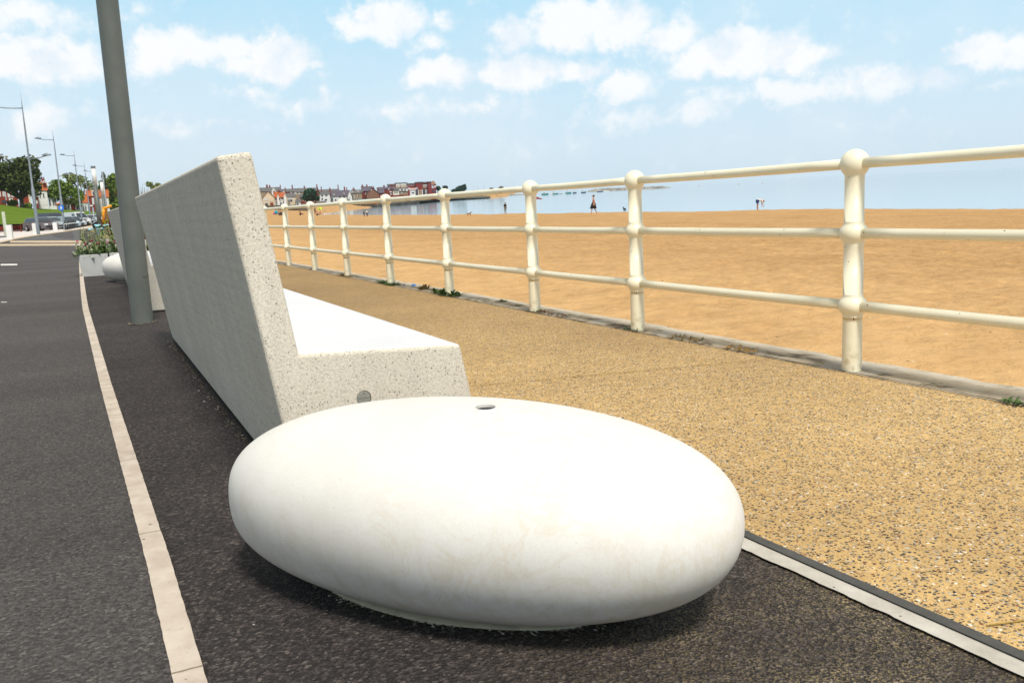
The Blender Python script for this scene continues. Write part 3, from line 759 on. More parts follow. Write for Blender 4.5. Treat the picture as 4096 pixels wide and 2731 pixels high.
tag(mb.build('gravel', M.m), 'loose grit and small stones gathered round the bench foot and white stone', None, None, 'stuff')

# ------------------------------------------------------------ planter and plants
PLC = plain('planter_concrete', (.50, .495, .485), 0.85, 0.2, var=0.10, scale=4)
SOIL = plain('soil', (.05, .038, .025), 0.95, 0.05)


def planter(x0, x1, y0, y1, h_, label):
    t = empty('planter', ((x0 + x1) / 2, y0, 0), 0, label, 'planter'); w2 = (x1 - x0) / 2; L = y1 - y0
    mb = MB(); th = .07; f_ = .03                                # tapered walls with an open top
    outer = [(-w2 + f_, f_), (w2 - f_, f_), (w2 - f_, L - f_), (-w2 + f_, L - f_)]; top_ = [(-w2, 0), (w2, 0), (w2, L), (-w2, L)]
    inn = [(-w2 + th, th), (w2 - th, th), (w2 - th, L - th), (-w2 + th, L - th)]
    vs = [(x, y, 0) for x, y in outer] + [(x, y, h_) for x, y in top_] + [(x, y, h_) for x, y in inn] + [(x, y, h_ - .08) for x, y in inn]
    fs = []
    for k in range(3):
        for i in range(4): fs.append((k * 4 + i, k * 4 + (i + 1) % 4, (k + 1) * 4 + (i + 1) % 4, (k + 1) * 4 + i))
    mb.add(vs, fs); mb.build('wall', PLC, t, bevel=.008)
    mb = MB(); mb.box(-w2 + th - .002, w2 - th + .002, th - .002, L - th + .002, h_ - .12, h_ - .06); mb.build('soil', SOIL, t)
    return t


planter(0.075, 0.555, 17.3, 18.5, .385, 'grey concrete flower planter at the end of the pale edging strip')
planter(0.575, 1.55, 17.3, 18.5, .395, 'second concrete planter half hidden behind the far white stone')
LEAF = [plain('grey_leaf', (.33, .40, .24), .8, .2, var=.3, scale=20), plain('green_leaf', (.17, .26, .07), .8, .2, var=.35, scale=20)]
STEM = plain('pale_stem', (.42, .40, .24), .8, .2)
def flowerplant(kind, h_, seed):
    rnd = random.Random(seed); t = empty('flowering_plant'); ms = MB(); ml = MB(); heads = []
    for s_ in range(rnd.randint(3, 5)):
        a = rnd.uniform(0, 6.3); lean = rnd.uniform(.02, .13); p = [Vector((math.cos(a) * (.01 + lean * u), math.sin(a) * (.01 + lean * u), h_ * u * rnd.uniform(.95, 1))) for u in (0, .35, .7, 1)]
        ms.tube(p, [.006, .005, .004, .002], 5)
        for k in range(11):
            u = .06 + .9 * k / 11; q = p[0].lerp(p[3], u); a2 = rnd.uniform(0, 6.3); l = rnd.uniform(.05, .10) * (1.2 - u * .6)
            d = Vector((math.cos(a2), math.sin(a2), rnd.uniform(-.1, .9))).normalized() * l; sd = Vector((-math.sin(a2), math.cos(a2), .2)) * l * .22
            ml.add([q, q + d * .5 + sd, q + d, q + d * .5 - sd], [(0, 1, 2, 3)])
        if kind: mf = MB(); mf.ball(tuple(p[3]), .017 if kind != 3 else .022, 7, 4, .6); heads.append(mf)
    for k in range(46):
        a2 = rnd.uniform(0, 6.3); l = rnd.uniform(.06, .13); q = Vector((rnd.uniform(-.05, .05), rnd.uniform(-.05, .05), rnd.uniform(0, h_ * .35)))
        d = Vector((math.cos(a2), math.sin(a2), rnd.uniform(0, 1.2))).normalized() * l; sd = Vector((-math.sin(a2), math.cos(a2), 0)) * l * .2
        ml.add([q, q + d * .5 + sd, q + d, q + d * .5 - sd], [(0, 1, 2, 3)])
    ms.build('stem', STEM, t, fixn=False); ml.build('foliage', LEAF[kind in (0, 3)], t, fixn=False)
    for mf in heads: mf.build('flower', plain(('', 'magenta_petal', 'white_petal', 'pale_blue_petal')[kind], ((0, 0, 0), (.50, .01, .12), (.75, .68, .66), (.35, .66, .72))[kind], .6), t, smooth=True)
    return t


protos = {0: flowerplant(0, .50, 3), 1: flowerplant(1, .26, 4), 2: flowerplant(2, .22, 5), 3: flowerplant(3, .42, 6)}
LB = {0: ('tall silvery leaved plant with pale upright stems in the planter', 'tall stemmed plants in the planters'), 1: ('low plant with magenta flowers at the front of the planter', 'magenta flowered plants'), 2: ('low plant with small white flowers in the planter', 'white flowered plants'), 3: ('leafy plant with pale blue flower heads in the planter', 'pale blue flowered plants')}
used = set(); rnd = random.Random(12)
spots = [(2, .13, 17.42), (1, .19, 17.45), (1, .235, 17.5), (0, .15, 17.9), (0, .29, 17.62), (0, .36, 17.8), (0, .24, 18.1), (0, .42, 17.5), (3, .37, 18.0), (3, .46, 17.85), (0, .49, 17.7), (1, .33, 17.44), (0, .33, 18.2), (2, .16, 17.6),
         (0, .52, 18.0), (0, .66, 17.5), (0, .74, 17.8), (3, .70, 18.1), (0, .85, 17.6), (0, .95, 18.0), (0, 1.1, 17.7), (0, 1.25, 17.9), (1, .64, 17.45), (0, .60 + .08, 17.95), (2, .80, 17.45), (0, 1.38, 17.6)]
for k, x, y in spots:
    o = protos[k] if k not in used else copy_tree(protos[k]); used.add(k)
    o.location = (x, y, .31); o.rotation_euler.z = rnd.uniform(0, 6); s_ = rnd.uniform(.95, 1.35); o.scale = (s_ * 1.15, s_ * 1.15, s_ * rnd.uniform(.85, 1.05)); tag(o, LB[k][0], 'plant', LB[k][1])
# little blue flag on a cane among the flowers
t = empty('flag', tuple(W(388, 960, 17.6)), 0, 'small bright blue flag on a cane among the planter flowers', 'flag')
mb = MB(); mb.tube([(0, 0, -.25), (0, 0, .26)], .004, 6); mb.build('cane', STEM, t)
mb = MB(); n_ = 8; vs = [(u * .045, .012 * math.sin(u * 5 + v * 3), .25 - v * .13 - .02 * u) for v in (0, .5, 1) for u in [0.2 + i / n_ for i in range(n_ + 1)]]
mb.add(vs, [(j * 9 + i, j * 9 + i + 1, (j + 1) * 9 + i + 1, (j + 1) * 9 + i) for j in range(2) for i in range(n_)]); mb.build('cloth', plain('blue_cloth', (.03, .28, .62), .7), t, fixn=False)


def spiky(loc, h_, n, seed, label, spread=.5):
    rnd = random.Random(seed); mb = MB()
    for i in range(n):
        a = rnd.uniform(0, 6.3); tilt = rnd.uniform(.02, spread); l = h_ * rnd.uniform(.6, 1); w_ = .026 * rnd.uniform(.6, 1.2)
        d = Vector((math.cos(a) * math.sin(tilt), math.sin(a) * math.sin(tilt), math.cos(tilt))); sd = Vector((-math.sin(a), math.cos(a), 0)) * w_; p = Vector((rnd.uniform(-.06, .06), rnd.uniform(-.06, .06), 0))
        q = p + d * l * .6; e = p + d * l + Vector((math.cos(a), math.sin(a), -.3)) * l * .08 * tilt
        mb.add([p - sd * .6, p + sd * .6, q + sd, q - sd, e], [(0, 1, 2, 3), (3, 2, 4)], 0 if rnd.random() < .68 else 1)
    o = mb.build('spiky_plant', [plain('red_leaf', (.21, .035, .02), .6, .3, var=.4, scale=9), plain('olive_leaf', (.10, .12, .02), .6, .3)], fixn=False); o.location = loc; return tag(o, label, 'plant')


g0 = W(578, 1010, 26.0)
spiky((g0.x, g0.y, .36), 1.75, 95, 21, 'red and olive sword leaved plant seen above the near bench back, right of the column', .42)
planter(g0.x - .5, g0.x + .9, g0.y - .6, g0.y + .6, .4, 'far concrete planter holding the red spiky plant, hidden behind the benches')
g1 = W(455, 950, 27.0)
spiky((g1.x, g1.y, .34), 1.05, 90, 22, 'dark red spiky plant left of the column beside the orange frame', .55)
spiky((g1.x + .5, g1.y + 2.5, .34), 1.3, 70, 23, 'second dark red spiky plant, half behind the grey column', .5)
planter(g1.x - .5, g1.x + 1.2, g1.y - .5, g1.y + 3.2, .38, 'third concrete planter under the dark red spiky plants')

# ------------------------------------------------------------ orange frame, black car roof, ring
ORG = plain('orange_paint', (.78, .33, .015), .45, .4)
d_ = 46.0; c0 = W(412, 900, d_)
t = empty('orange_frame', tuple(c0), 0, 'orange tubular steel frame standing behind the flower planter', 'frame')
Pp = lambda px, py, dd=0: W(px, py, d_ + dd) - c0
mb = MB(); mb.tube([Pp(413, 905), Pp(414, 850), Pp(415, 834)], [.075, .078, .078], 12); mb.build('upright', ORG, t, smooth=True)
mb = MB(); mb.tube([Pp(420, 832), Pp(426, 850, .4), Pp(434, 890, 1.0)], .062, 12); mb.build('brace', ORG, t, smooth=True)
mb = MB(); mb.tube([Pp(412, 834), Pp(422, 832), Pp(434, 828), Pp(446, 823)], [.08, .075, .07, .06], 12); mb.build('arm', ORG, t, smooth=True)
c1 = W(432, 892, 40); mb = MB(); vs = []
for i in range(24):
    for j in range(8):
        a = 2 * PI * i / 24; b = 2 * PI * j / 8; r_ = .13 + .045 * math.cos(b); vs.append((Rv.x * r_ * math.cos(a) + .045 * math.sin(b) * Fv.x, Rv.y * r_ * math.cos(a) + .045 * math.sin(b) * Fv.y, r_ * math.sin(a)))
mb.add(vs, [(i * 8 + j, ((i + 1) % 24) * 8 + j, ((i + 1) % 24) * 8 + (j + 1) % 8, i * 8 + (j + 1) % 8) for i in range(24) for j in range(8)])
t = empty('ring_buoy', tuple(c1), 0, 'yellow green ring on a post just above the planter flowers', 'ring')
mb.build('ring', plain('lime_ring', (.34, .52, .02), .5), t, smooth=True)
mb = MB(); mb.tube([(0.02, .05, -.95), (0.02, .05, 0.1)], .02, 8); mb.build('post', plain('red_post', (.25, .03, .03), .6), t)
# ================================================================== background, left side
def on_ground(p, lift=0.0):
    return Vector((p.x, p.y, zt(dep(p.x, p.y)) + lift))


def poly_sheet(name, mat, pts, lift, label=None, sub=1):
    "flat marking or paving: photographed outline laid on the paved ground"
    ps = [hit(x, y) for x, y in pts]; mb = MB(); mb.add([(p.x, p.y, p.z + lift) for p in ps], [tuple(range(len(ps)))])
    o = mb.build(name, mat, fixn=False)
    if o.data.polygons[0].normal.z < 0: o.data.flip_normals()
    return tag(o, label, None, None, 'structure')


def ribbon(name, mat, lower, upper, lift):
    mb = MB(); vs = []
    for a, b in zip(lower, upper):
        p, q = hit(*a), hit(*b); vs += [(p.x, p.y, p.z + lift), (q.x, q.y, q.z + lift)]
    mb.add(vs, [(2 * i, 2 * i + 1, 2 * i + 3, 2 * i + 2) for i in range(len(lower) - 1)])
    o = mb.build(name, mat, fixn=False)
    if sum(p.normal.z for p in o.data.polygons) < 0: o.data.flip_normals()
    return tag(o, None, None, None, 'structure')


def dens(pts, n=8):
    out = []
    for a, b in zip(pts, pts[1:]): out += [(a[0] + (b[0] - a[0]) * i / n, a[1] + (b[1] - a[1]) * i / n) for i in range(n)]
    return out + [pts[-1]]


PAVE = plain('pale_paving', (.62, .56, .52), .85, .2, var=.08, scale=.8)
BAND = plain('buff_paving', (.52, .40, .27), .85, .2, var=.12, scale=1.5)
GREYR = plain('grey_asphalt', (.115, .11, .108), .9, .2, var=.12, scale=.6)
ribbon('paving', PAVE, dens([(-500, 1010), (-200, 990), (0, 968), (76, 951), (153, 939.5), (255, 926), (357, 911), (420, 903)]), dens([(-500, 930), (-200, 929), (0, 927), (76, 926), (153, 923), (255, 917), (357, 906), (420, 900)]), .02)
ribbon('kerb', BAND, dens([(-500, 1020), (-200, 999), (0, 974), (76, 956), (153, 943.5), (255, 929), (357, 913), (420, 904)]), dens([(-500, 1010), (-200, 990), (0, 968), (76, 951), (153, 939.5), (255, 926), (357, 911), (420, 903)]), .03)
ribbon('buff_band', BAND, dens([(40, 971), (180, 972), (345, 971.5)]), dens([(40, 963.8), (180, 963.5), (345, 963.0)]), .010)
ribbon('buff_band', BAND, dens([(-300, 992), (0, 985), (180, 984), (345, 983.5)]), dens([(-300, 984), (0, 977), (180, 976), (345, 975.5)]), .010)
ribbon('buff_band', BAND, dens([(255, 926), (357, 915), (430, 910)]), dens([(255, 923.5), (357, 911), (430, 905)]), .034)
ribbon('road_patch', GREYR, dens([(60, 963.5), (153, 963.3), (345, 962.8)]), dens([(60, 957), (153, 944), (345, 915)]), .008)
LINE = plain('white_marking', (.72, .70, .66), .7, .2, var=.1, scale=8)
ribbon('lane_marking', LINE, dens([(3, 1062.5), (69, 1062)]), dens([(3, 1057), (69, 1056.5)]), .006)
ribbon('lane_marking', LINE, dens([(5, 1212), (28, 1211)]), dens([(5, 1209), (28, 1208.5)]), .006)
ribbon('lane_marking', LINE, dens([(-180, 1140), (-20, 1139)]), dens([(-180, 1130), (-20, 1129)]), .006)

# grass bank -------------------------------------------------------------
M = Mat('bank_grass', .9, .1)
g = M.ramp(M.noise(.15, 5, .6), [(.3, (.075, .135, .006)), (.7, (.135, .20, .010))]); g = M.mix(1, g, M.ramp(M.noise(3, 4, .7), [(.3, (.75, .75, .75)), (.7, (1.2, 1.2, 1.2))]), 'MULTIPLY')
M.col(g); M.bump(M.noise(6, 4, .7), .6, .1); GRASS = M.m
bot = [(-900, 905, 100), (-400, 897, 106), (0, 896, 112), (100, 894, 118), (250, 888, 138), (400, 882, 175), (480, 880, 200), (600, 878, 230)]
topp = [(-900, 760, 170), (-400, 790, 172), (0, 817, 178), (130, 833, 184), (250, 838, 195), (400, 847, 230), (480, 851, 255), (600, 856, 280)]
mb = MB(); vs = []; K = 14
for a, b in zip(bot, topp):
    pa, pb = W(*a), W(*b)
    for i in range(K + 1):
        t_ = i / K; p = pa.lerp(pb, t_); p.z = pa.z + (pb.z - pa.z) * (ss(t_) * .5 + t_ * .5) - .05; vs.append(p)
    q = pb + (pb - pa).normalized() * 260; vs.append(Vector((q.x, q.y, pb.z + .5)))
K += 1
mb.add(vs, [(j * (K + 1) + i, j * (K + 1) + i + 1, (j + 1) * (K + 1) + i + 1, (j + 1) * (K + 1) + i) for j in range(len(bot) - 1) for i in range(K)])
tag(mb.build('grass_bank', GRASS, smooth=True, fixn=True), None, None, None, 'structure')

# leaf crowns -------------------------------------------------------------
def leafmat(name, c1, c2, sc_):
    M = Mat(name, .75, .2)
    g = M.ramp(M.noise(sc_, 4, .65), [(.3, c1), (.7, c2)]); M.col(g); return M.m


RH = Vector((Rv.x, Rv.y, 0)).normalized()
RZ = math.atan2(RH.y, RH.x)


def tree(px, pyb, d, blobs, mat, label, trunk, seed, leaf=.45, n=1700, group=None, name='tree', lim=None):
    "blobs in photo px: (cx, cy, rx, ry); trunk base at (px, pyb)"
    rnd = random.Random(seed); s_ = d / FS; o = W(px, pyb, d)
    t = empty(name, tuple(o), 0, label, 'tree', group)
    BARK = plain('bark', (.055, .045, .035), .95, .1, var=.3, scale=4)
    tops = []
    ml = MB(); tot = sum(b[2] * b[3] for b in blobs)
    for cx, cy, rx, ry in blobs:
        c = W(cx, cy, d) - o; c = RH * c.dot(RH) + Vector((0, 0, c.z)) + Vector((-RH.y, RH.x, 0)) * rnd.uniform(-.3, .3) * rx * s_
        tops.append(c); dz = (rx + ry) / 2 * s_
        for k in range(int(n * rx * ry / tot)):
            v = Vector((rnd.gauss(0, 1), rnd.gauss(0, 1), rnd.gauss(0, 1))).normalized() * (rnd.random() ** .45)
            v *= 1 + .22 * noise.noise(v * 2.2 + Vector((cx, cy, 0)))
            p = c + RH * v.x * rx * s_ + Vector((-RH.y, RH.x, 0)) * v.y * dz + Vector((0, 0, v.z * ry * s_))
            if noise.noise(p * (.55 if leaf > .3 else 1.4) + Vector((seed, 0, 0))) > .30: continue
            a = Vector((rnd.gauss(0, 1), rnd.gauss(0, 1), rnd.gauss(0, .7))).normalized(); b_ = a.cross(Vector((rnd.gauss(0, 1), rnd.gauss(0, 1), rnd.gauss(0, 1)))).normalized()
            l = leaf * rnd.uniform(.5, 1.1); ml.add([p - a * l, p + b_ * l * .7, p + a * l, p - b_ * l * .7], [(0, 1, 2, 3)])
    ml.build('crown', mat, t, fixn=False)
    mt = MB(); hh = max(.5, min(c.z for c in tops)); w_ = trunk * s_
    j = Vector((0, 0, hh * .55)); mt.tube([(0, 0, -.5), (0, 0, 0), tuple(j)], [w_ * 1.2, w_, w_ * .75], 8)
    for c in tops: mt.tube([tuple(j - Vector((0, 0, .1))), tuple(j.lerp(c, .5) + Vector((0, 0, .3))), tuple(c)], [w_ * .6, w_ * .4, w_ * .12], 6)
    mt.build('trunk', BARK, t, smooth=True)
    return t


DG = leafmat('dark_leaf', (.030, .048, .011), (.095, .120, .030), .35)
BG = leafmat('bright_leaf', (.085, .150, .016), (.180, .250, .040), .4)
AG = leafmat('airy_leaf', (.11, .155, .04), (.23, .27, .09), .5)
RG = leafmat('rust_leaf', (.08, .05, .02), (.13, .13, .03), .5)
HG = leafmat('sea_leaf', (.010, .050, .032), (.028, .085, .045), .5)
tree(88, 822, 176, [(20, 700, 62, 52), (75, 680, 70, 48), (115, 655, 50, 32), (135, 700, 34, 38), (60, 745, 60, 30), (125, 745, 42, 24), (-40, 690, 70, 60), (-20, 745, 60, 30), (95, 722, 60, 40), (148, 738, 24, 34), (140, 772, 28, 18)], DG, 'large dark green spreading tree at the left edge on top of the grass bank', 9, 31, .40, 8200)
tree(5, 815, 205, [(-15, 640, 45, 26), (15, 636, 26, 20)], RG, 'sparse greyish tree top rising behind the large dark tree', 5, 32, .4, 260)
tree(262, 836, 215, [(222, 772, 40, 32), (262, 765, 46, 34), (240, 738, 30, 20), (296, 778, 36, 28), (315, 790, 26, 20)], BG, 'round bright green tree between the second and third street lights', 5, 33, .42, 3400)
tree(340, 842, 232, [(290, 705, 28, 12), (320, 715, 36, 16), (350, 735, 28, 18), (300, 725, 24, 14), (372, 752, 22, 12)], AG, 'airy light green tree whose crown shows sky between its branches', 5, 34, .42, 900)
tree(445, 846, 250, [(440, 770, 34, 44), (465, 740, 32, 44), (455, 815, 36, 30), (420, 752, 16, 26)], BG, 'tall green tree behind the white banner posts', 5, 35, .6, 2600)
tree(427, 850, 238, [(424, 705, 7, 18), (430, 740, 10, 30), (428, 770, 12, 20)], DG, 'narrow dark conifer between the banner posts and the column', 3, 36, .4, 420)
tree(620, 870, 265, [(606, 738, 15, 11), (625, 748, 22, 9), (640, 742, 14, 8)], AG, 'small pale green tree top above the back of the near bench', 4, 37, .5, 420)
for i, (x, y, r1, r2, lb) in enumerate(((52, 812, 22, 12, 'rounded green shrub on the bank left of the big tree trunk'), (112, 824, 16, 11, 'rounded green shrub on the bank right of the big tree trunk'), (318, 822, 9, 6, 'small yellow green shrub before the terraced houses'), (300, 806, 40, 12, 'dark hedge along the front gardens of the houses'))):
    tree(x, y + r2, 180 + i * 8, [(x, y, r1, r2)], BG if i != 3 else DG, lb, 2, 40 + i, .3, 500, name='shrub')['category'] = 'shrub'

# houses --------------------------------------------------------------------
RB = plain('red_brick', (.25, .045, .025), .9, .1, var=.2, scale=2)
DB = plain('dark_brick', (.20, .045, .035), .9, .1, var=.2, scale=2)
WR = plain('white_render', (.74, .73, .71), .8, .2, var=.06)
CR = plain('cream_render', (.66, .54, .40), .8, .2, var=.06)
TS = plain('tan_stone', (.33, .25, .17), .9, .1, var=.15)
SL = plain('grey_slate', (.13, .125, .125), .8, .2, var=.2, scale=1)
PS = plain('purple_slate', (.11, .095, .12), .8, .2, var=.2, scale=1)
OR_ = plain('orange_tile', (.40, .115, .045), .85, .1, var=.2, scale=1)
GL = plain('window_glass', (.05, .06, .075), .15, .6)
GW = plain('pale_window', (.55, .60, .63), .3, .5)


def house(x0, x1, yb, ye, yr, d, wall, roof, label, cat='house', depth=8.0, gable=False, hip=.0, chim=(), win=(), dorm=(), turn=0.0, name=None, flat=False, group=None):
    """x0..x1 facade, yb base, ye eave, yr ridge (photo px at distance d); gable=True turns the gable to the viewer.
    win: (px0, py0, px1, py1, material); chim: (px, height px, width px)"""
    s_ = d / FS; cx = (x0 + x1) / 2; o = W(cx, yb, d); hw = (x1 - x0) / 2 * s_; he = (yb - ye) * s_; hr = max(he + .05, (yb - yr) * s_)
    th_ = math.atan((2048 - cx) / FS); t = empty(name or cat.replace(' ', '_'), tuple(o), RZ + turn + th_, label, cat, group); t.scale.x = math.cos(th_)
    mb = MB(); mb.box(-hw, hw, 0, depth, -1.5, he)
    if gable and not flat: mb.prism([(-hw, he), (hw, he), (0, hr)], 0.02, depth)
    mb.build('wall', wall, t)
    e = .25; th = .18
    mr_ = MB()
    if flat: mr_.box(-hw - e, hw + e, -e, depth + e, he + .003, hr)
    elif gable:
        for sg in (-1, 1):
            mr_.prism([(sg * (hw + e), he - e * (hr - he) / hw), (0, hr + .02), (0, hr + th), (sg * (hw + e), he - e * (hr - he) / hw + th)], -e, depth + e)
    else:
        hx_ = hw * hip; m_ = depth / 2
        vs = [(-hw - e, -e, he), (hw + e, -e, he), (hw + e, depth + e, he), (-hw - e, depth + e, he), (-hw - e + hx_, m_, hr), (hw + e - hx_, m_, hr)]
        mr_.add(vs, [(0, 1, 5, 4), (1, 2, 5), (2, 3, 4, 5), (3, 0, 4), (3, 2, 1, 0)])
    rf = mr_.build('roof', roof, t)
    for px, hp, wp in chim:
        u = (px - cx) * s_; mc = MB(); w_ = wp * s_ / 2; y_ = depth * .5
        zt_ = hr + hp * s_; mc.box(u - w_, u + w_, y_ - .5, y_ + .5, hr - 1.2, zt_)
        for k in (-.45, .45): mc.lathe([(.13, 0), (.11, .45)], 8, (u + k * w_, y_, zt_))
        mc.build('chimney', DB, rf)
    for px, py0, py1, wp in dorm:
        u = (px - cx) * s_; w_ = wp * s_ / 2; za = (yb - py1) * s_; zb = (yb - py0) * s_; md = MB()
        md.box(u - w_, u + w_, .1, depth * .45, za, zb - w_ * .5); md.prism([(u - w_, zb - w_ * .5), (u + w_, zb - w_ * .5), (u, zb)], .1, depth * .45)
        dm = md.build('dormer', WR, rf); md = MB(); md.box(u - w_ * .55, u + w_ * .55, .02, .12, za + .15, zb - w_ * .7); 
        pane = md.build('dormer_window', GL, rf)
    for a, y0, b, y1, m in win:
        mw = MB(); mw.box((a - cx) * s_, (b - cx) * s_, -.09, .08, (yb - y1) * s_, (yb - y0) * s_)
        f_ = mw.build('window', WR if m in ('g', 'w') else m, t)
        if m in ('g', 'w') and (b - a) * s_ > .5:
            i_ = .12; mw = MB(); mw.box((a - cx) * s_ + i_, (b - cx) * s_ - i_, -.11, -.05, (yb - y1) * s_ + i_, (yb - y0) * s_ - i_); mw.build('pane', GL if m == 'g' else GW, f_)
    return t


def bays(xs, y0, y1, w_, m='w'): return [(x - w_ / 2, y0, x + w_ / 2, y1, m) for x in xs]


house(-190, -62, 812, 752, 728, 196, RB, OR_, 'red brick terraced house beyond the left edge of the picture', win=bays((-170, -140, -110, -80), 764, 788, 12))
house(-60, 26, 815, 758, 748, 198, RB, OR_, 'red brick terraced house at the far left edge with dark arched doorway', win=bays((-48, -30, 3, 21), 768, 788, 11) + [(-60, 759, 26, 764, WR), (8, 802, 30, 814, GL)], chim=((15, 9, 12),))
house(28, 74, 815, 759, 749, 198, RB, OR_, 'red brick bay windowed house behind the big tree trunk', win=bays((40, 55), 767, 790, 10) + [(38, 794, 54, 806, WR), (28, 760, 74, 765, WR)])
house(94, 124, 822, 770, 760, 200, RB, OR_, 'red brick house with a white eave just left of the first street light', win=[(98, 764, 122, 770, WR), (103, 774, 116, 786, GL), (118, 776, 126, 822, CR)])
house(136, 156, 830, 790, 765, 205, DB, SL, 'dark brick house half hidden right of the first street light', win=[(146, 803, 153, 815, WR)])
house(154, 196, 834, 764, 727, 212, WR, OR_, 'white house with an orange roof and red chimney behind the first street light', gable=False, chim=((187, 12, 14),), win=bays((167, 181), 772, 792, 9, 'g') + bays((160, 178, 190), 800, 820, 7, 'g'), dorm=((190, 724, 734, 14),))
house(198, 228, 836, 790, 770, 214, WR, SL, 'white porched house under the round bright green tree', win=[(200, 797, 206, 822, GL), (214, 797, 219, 822, GL), (222, 800, 227, 822, GL)], chim=((241, 44, 14),))
house(229, 245, 838, 818, 811, 200, TS, OR_, 'low tan garage beside the blue round sign')
house(246, 284, 838, 812, 795, 216, WR, CR, 'white porched house with a beige eave behind the second street light', win=[(250, 820, 256, 836, GL), (268, 808, 284, 836, WR), (272, 818, 280, 836, GL)])
house(285, 303, 838, 806, 795, 217, RB, CR, 'small red brick wing between two white porches', win=[(287, 812, 300, 816, WR)])
house(304, 326, 840, 808, 798, 218, WR, DB, 'white arched entrance house right of the red brick wing', win=[(309, 816, 315, 838, GL), (318, 816, 323, 838, GL)])
house(328, 352, 842, 812, 782, 220, WR, OR_, 'grey white porch house with a low orange roof at the third street light', win=[(330, 812, 350, 822, GW), (333, 826, 338, 842, GL), (342, 826, 347, 842, GL)])
house(354, 400, 844, 786, 760, 225, DB, OR_, 'dark red brick house with white bay windows and orange roof near the fourth street light', win=bays((377, 390), 792, 818, 8) + [(355, 820, 374, 826, WR)], dorm=((383, 762, 784, 16),), chim=((362, 6, 10),))
house(402, 440, 846, 790, 758, 232, WR, OR_, 'white house with an orange roof behind the white banner posts', win=bays((412, 424), 800, 818, 7, 'g'))

# street lights ----------------------------------------------------------
LG = plain('lamp_grey', (.22, .25, .28), .45, .5, .3)


def streetlight(px, pyb, pyt, larm, rarm, lab, lowpx=None):
    d = 10.5 * FS / (pyb - pyt); o = on_ground(W(px, pyb, d)); t = empty('street_light', tuple(o), RZ, lab, 'street light', 'double armed street lights along the road'); s_ = d / FS
    mb = MB(); mb.lathe([(.13, -.1), (.12, 0), (.11, 3.5), (.075, 3.55), (.055, 8.0), (.03, 9.4), (.005, 10.5)], 12); mb.build('pole', LG, t, smooth=True)
    for (z, l), sg in ((larm, -1), (rarm, 1)):
        if l == 0: continue
        mb = MB(); mb.tube([(0, 0, z), (sg * l * .5, 0, z + .06), (sg * l * .95, 0, z + .22)], [.045, .035, .03], 8); arm = mb.build('arm', LG, t, smooth=True)
        mb = MB(); mb.lathe([(.02, -.06), (.34, -.03), (.38, .02), (.15, .12), (.03, .15)], 12, (sg * l * .85, 0, z + .22), sy=.45); mb.build('lamp_head', LG, arm, smooth=True)
    return t, d


streetlight(154, 938, 385, (9.35, 2.4), (5.65, 1.6), 'nearest and tallest double armed grey street light, by the estate car')
s2, d2_ = streetlight(259, 920, 523, (9.35, 1.9), (5.6, 1.1), 'second grey street light, with the round blue sign on its pole')
streetlight(331, 907, 600, (9.5, 1.9), (5.6, 1.2), 'third street light along the road, before the airy tree')
streetlight(365, 897, 648, (9.5, 1.9), (5.6, 1.2), 'fourth street light along the road, left of the white banner posts')
streetlight(398, 889, 671, (9.5, 1.9), (5.6, 1.2), 'farthest street light, directly behind the taller white banner post')
mb = MB(); mb.tube([(0, -.16, 0), (0, -.20, 0)], .30, 28); o = W(245, 832, d2_); sg_ = mb.build('round_sign', plain('sign_blue', (.015, .16, .62), .5, .4), s2); sg_.location = (0, 0, 2.35)
mb = MB(); mb.box(-.05, .05, -.21, -.203, -.17, .10); mb.tube([(0, -.203, .15), (0, -.21, .15)], .05, 10); mb.box(-.12, .12, -.211, -.205, -.03, .03); m_ = mb.build('sign_symbol', WR, sg_)


def banner(px, pyb, pyt, pym, wpx, d, lab):
    o = W(px, pyb, d); s_ = d / FS; t = empty('banner_column', tuple(o), RZ, lab, 'light column', 'white topped light columns'); w_ = wpx * s_ / 2
    mb = MB(); mb.lathe([(w_ * 1.02, -.3), (w_, (pyb - pym) * s_)], 20); mb.build('shaft', COLUMN, t, smooth=True)
    mb = MB(); mb.lathe([(w_ * .95, (pyb - pym) * s_), (w_ * .95, (pyb - pyt) * s_ - .1)], 20); mb.build('light_tube', plain('white_tube', (.8, .8, .78), .4), t, smooth=True)
    mb = MB(); mb.lathe([(w_ * 1.05, (pyb - pyt) * s_ - .1), (w_ * 1.05, (pyb - pyt) * s_)], 20); mb.build('cap', LG, t)


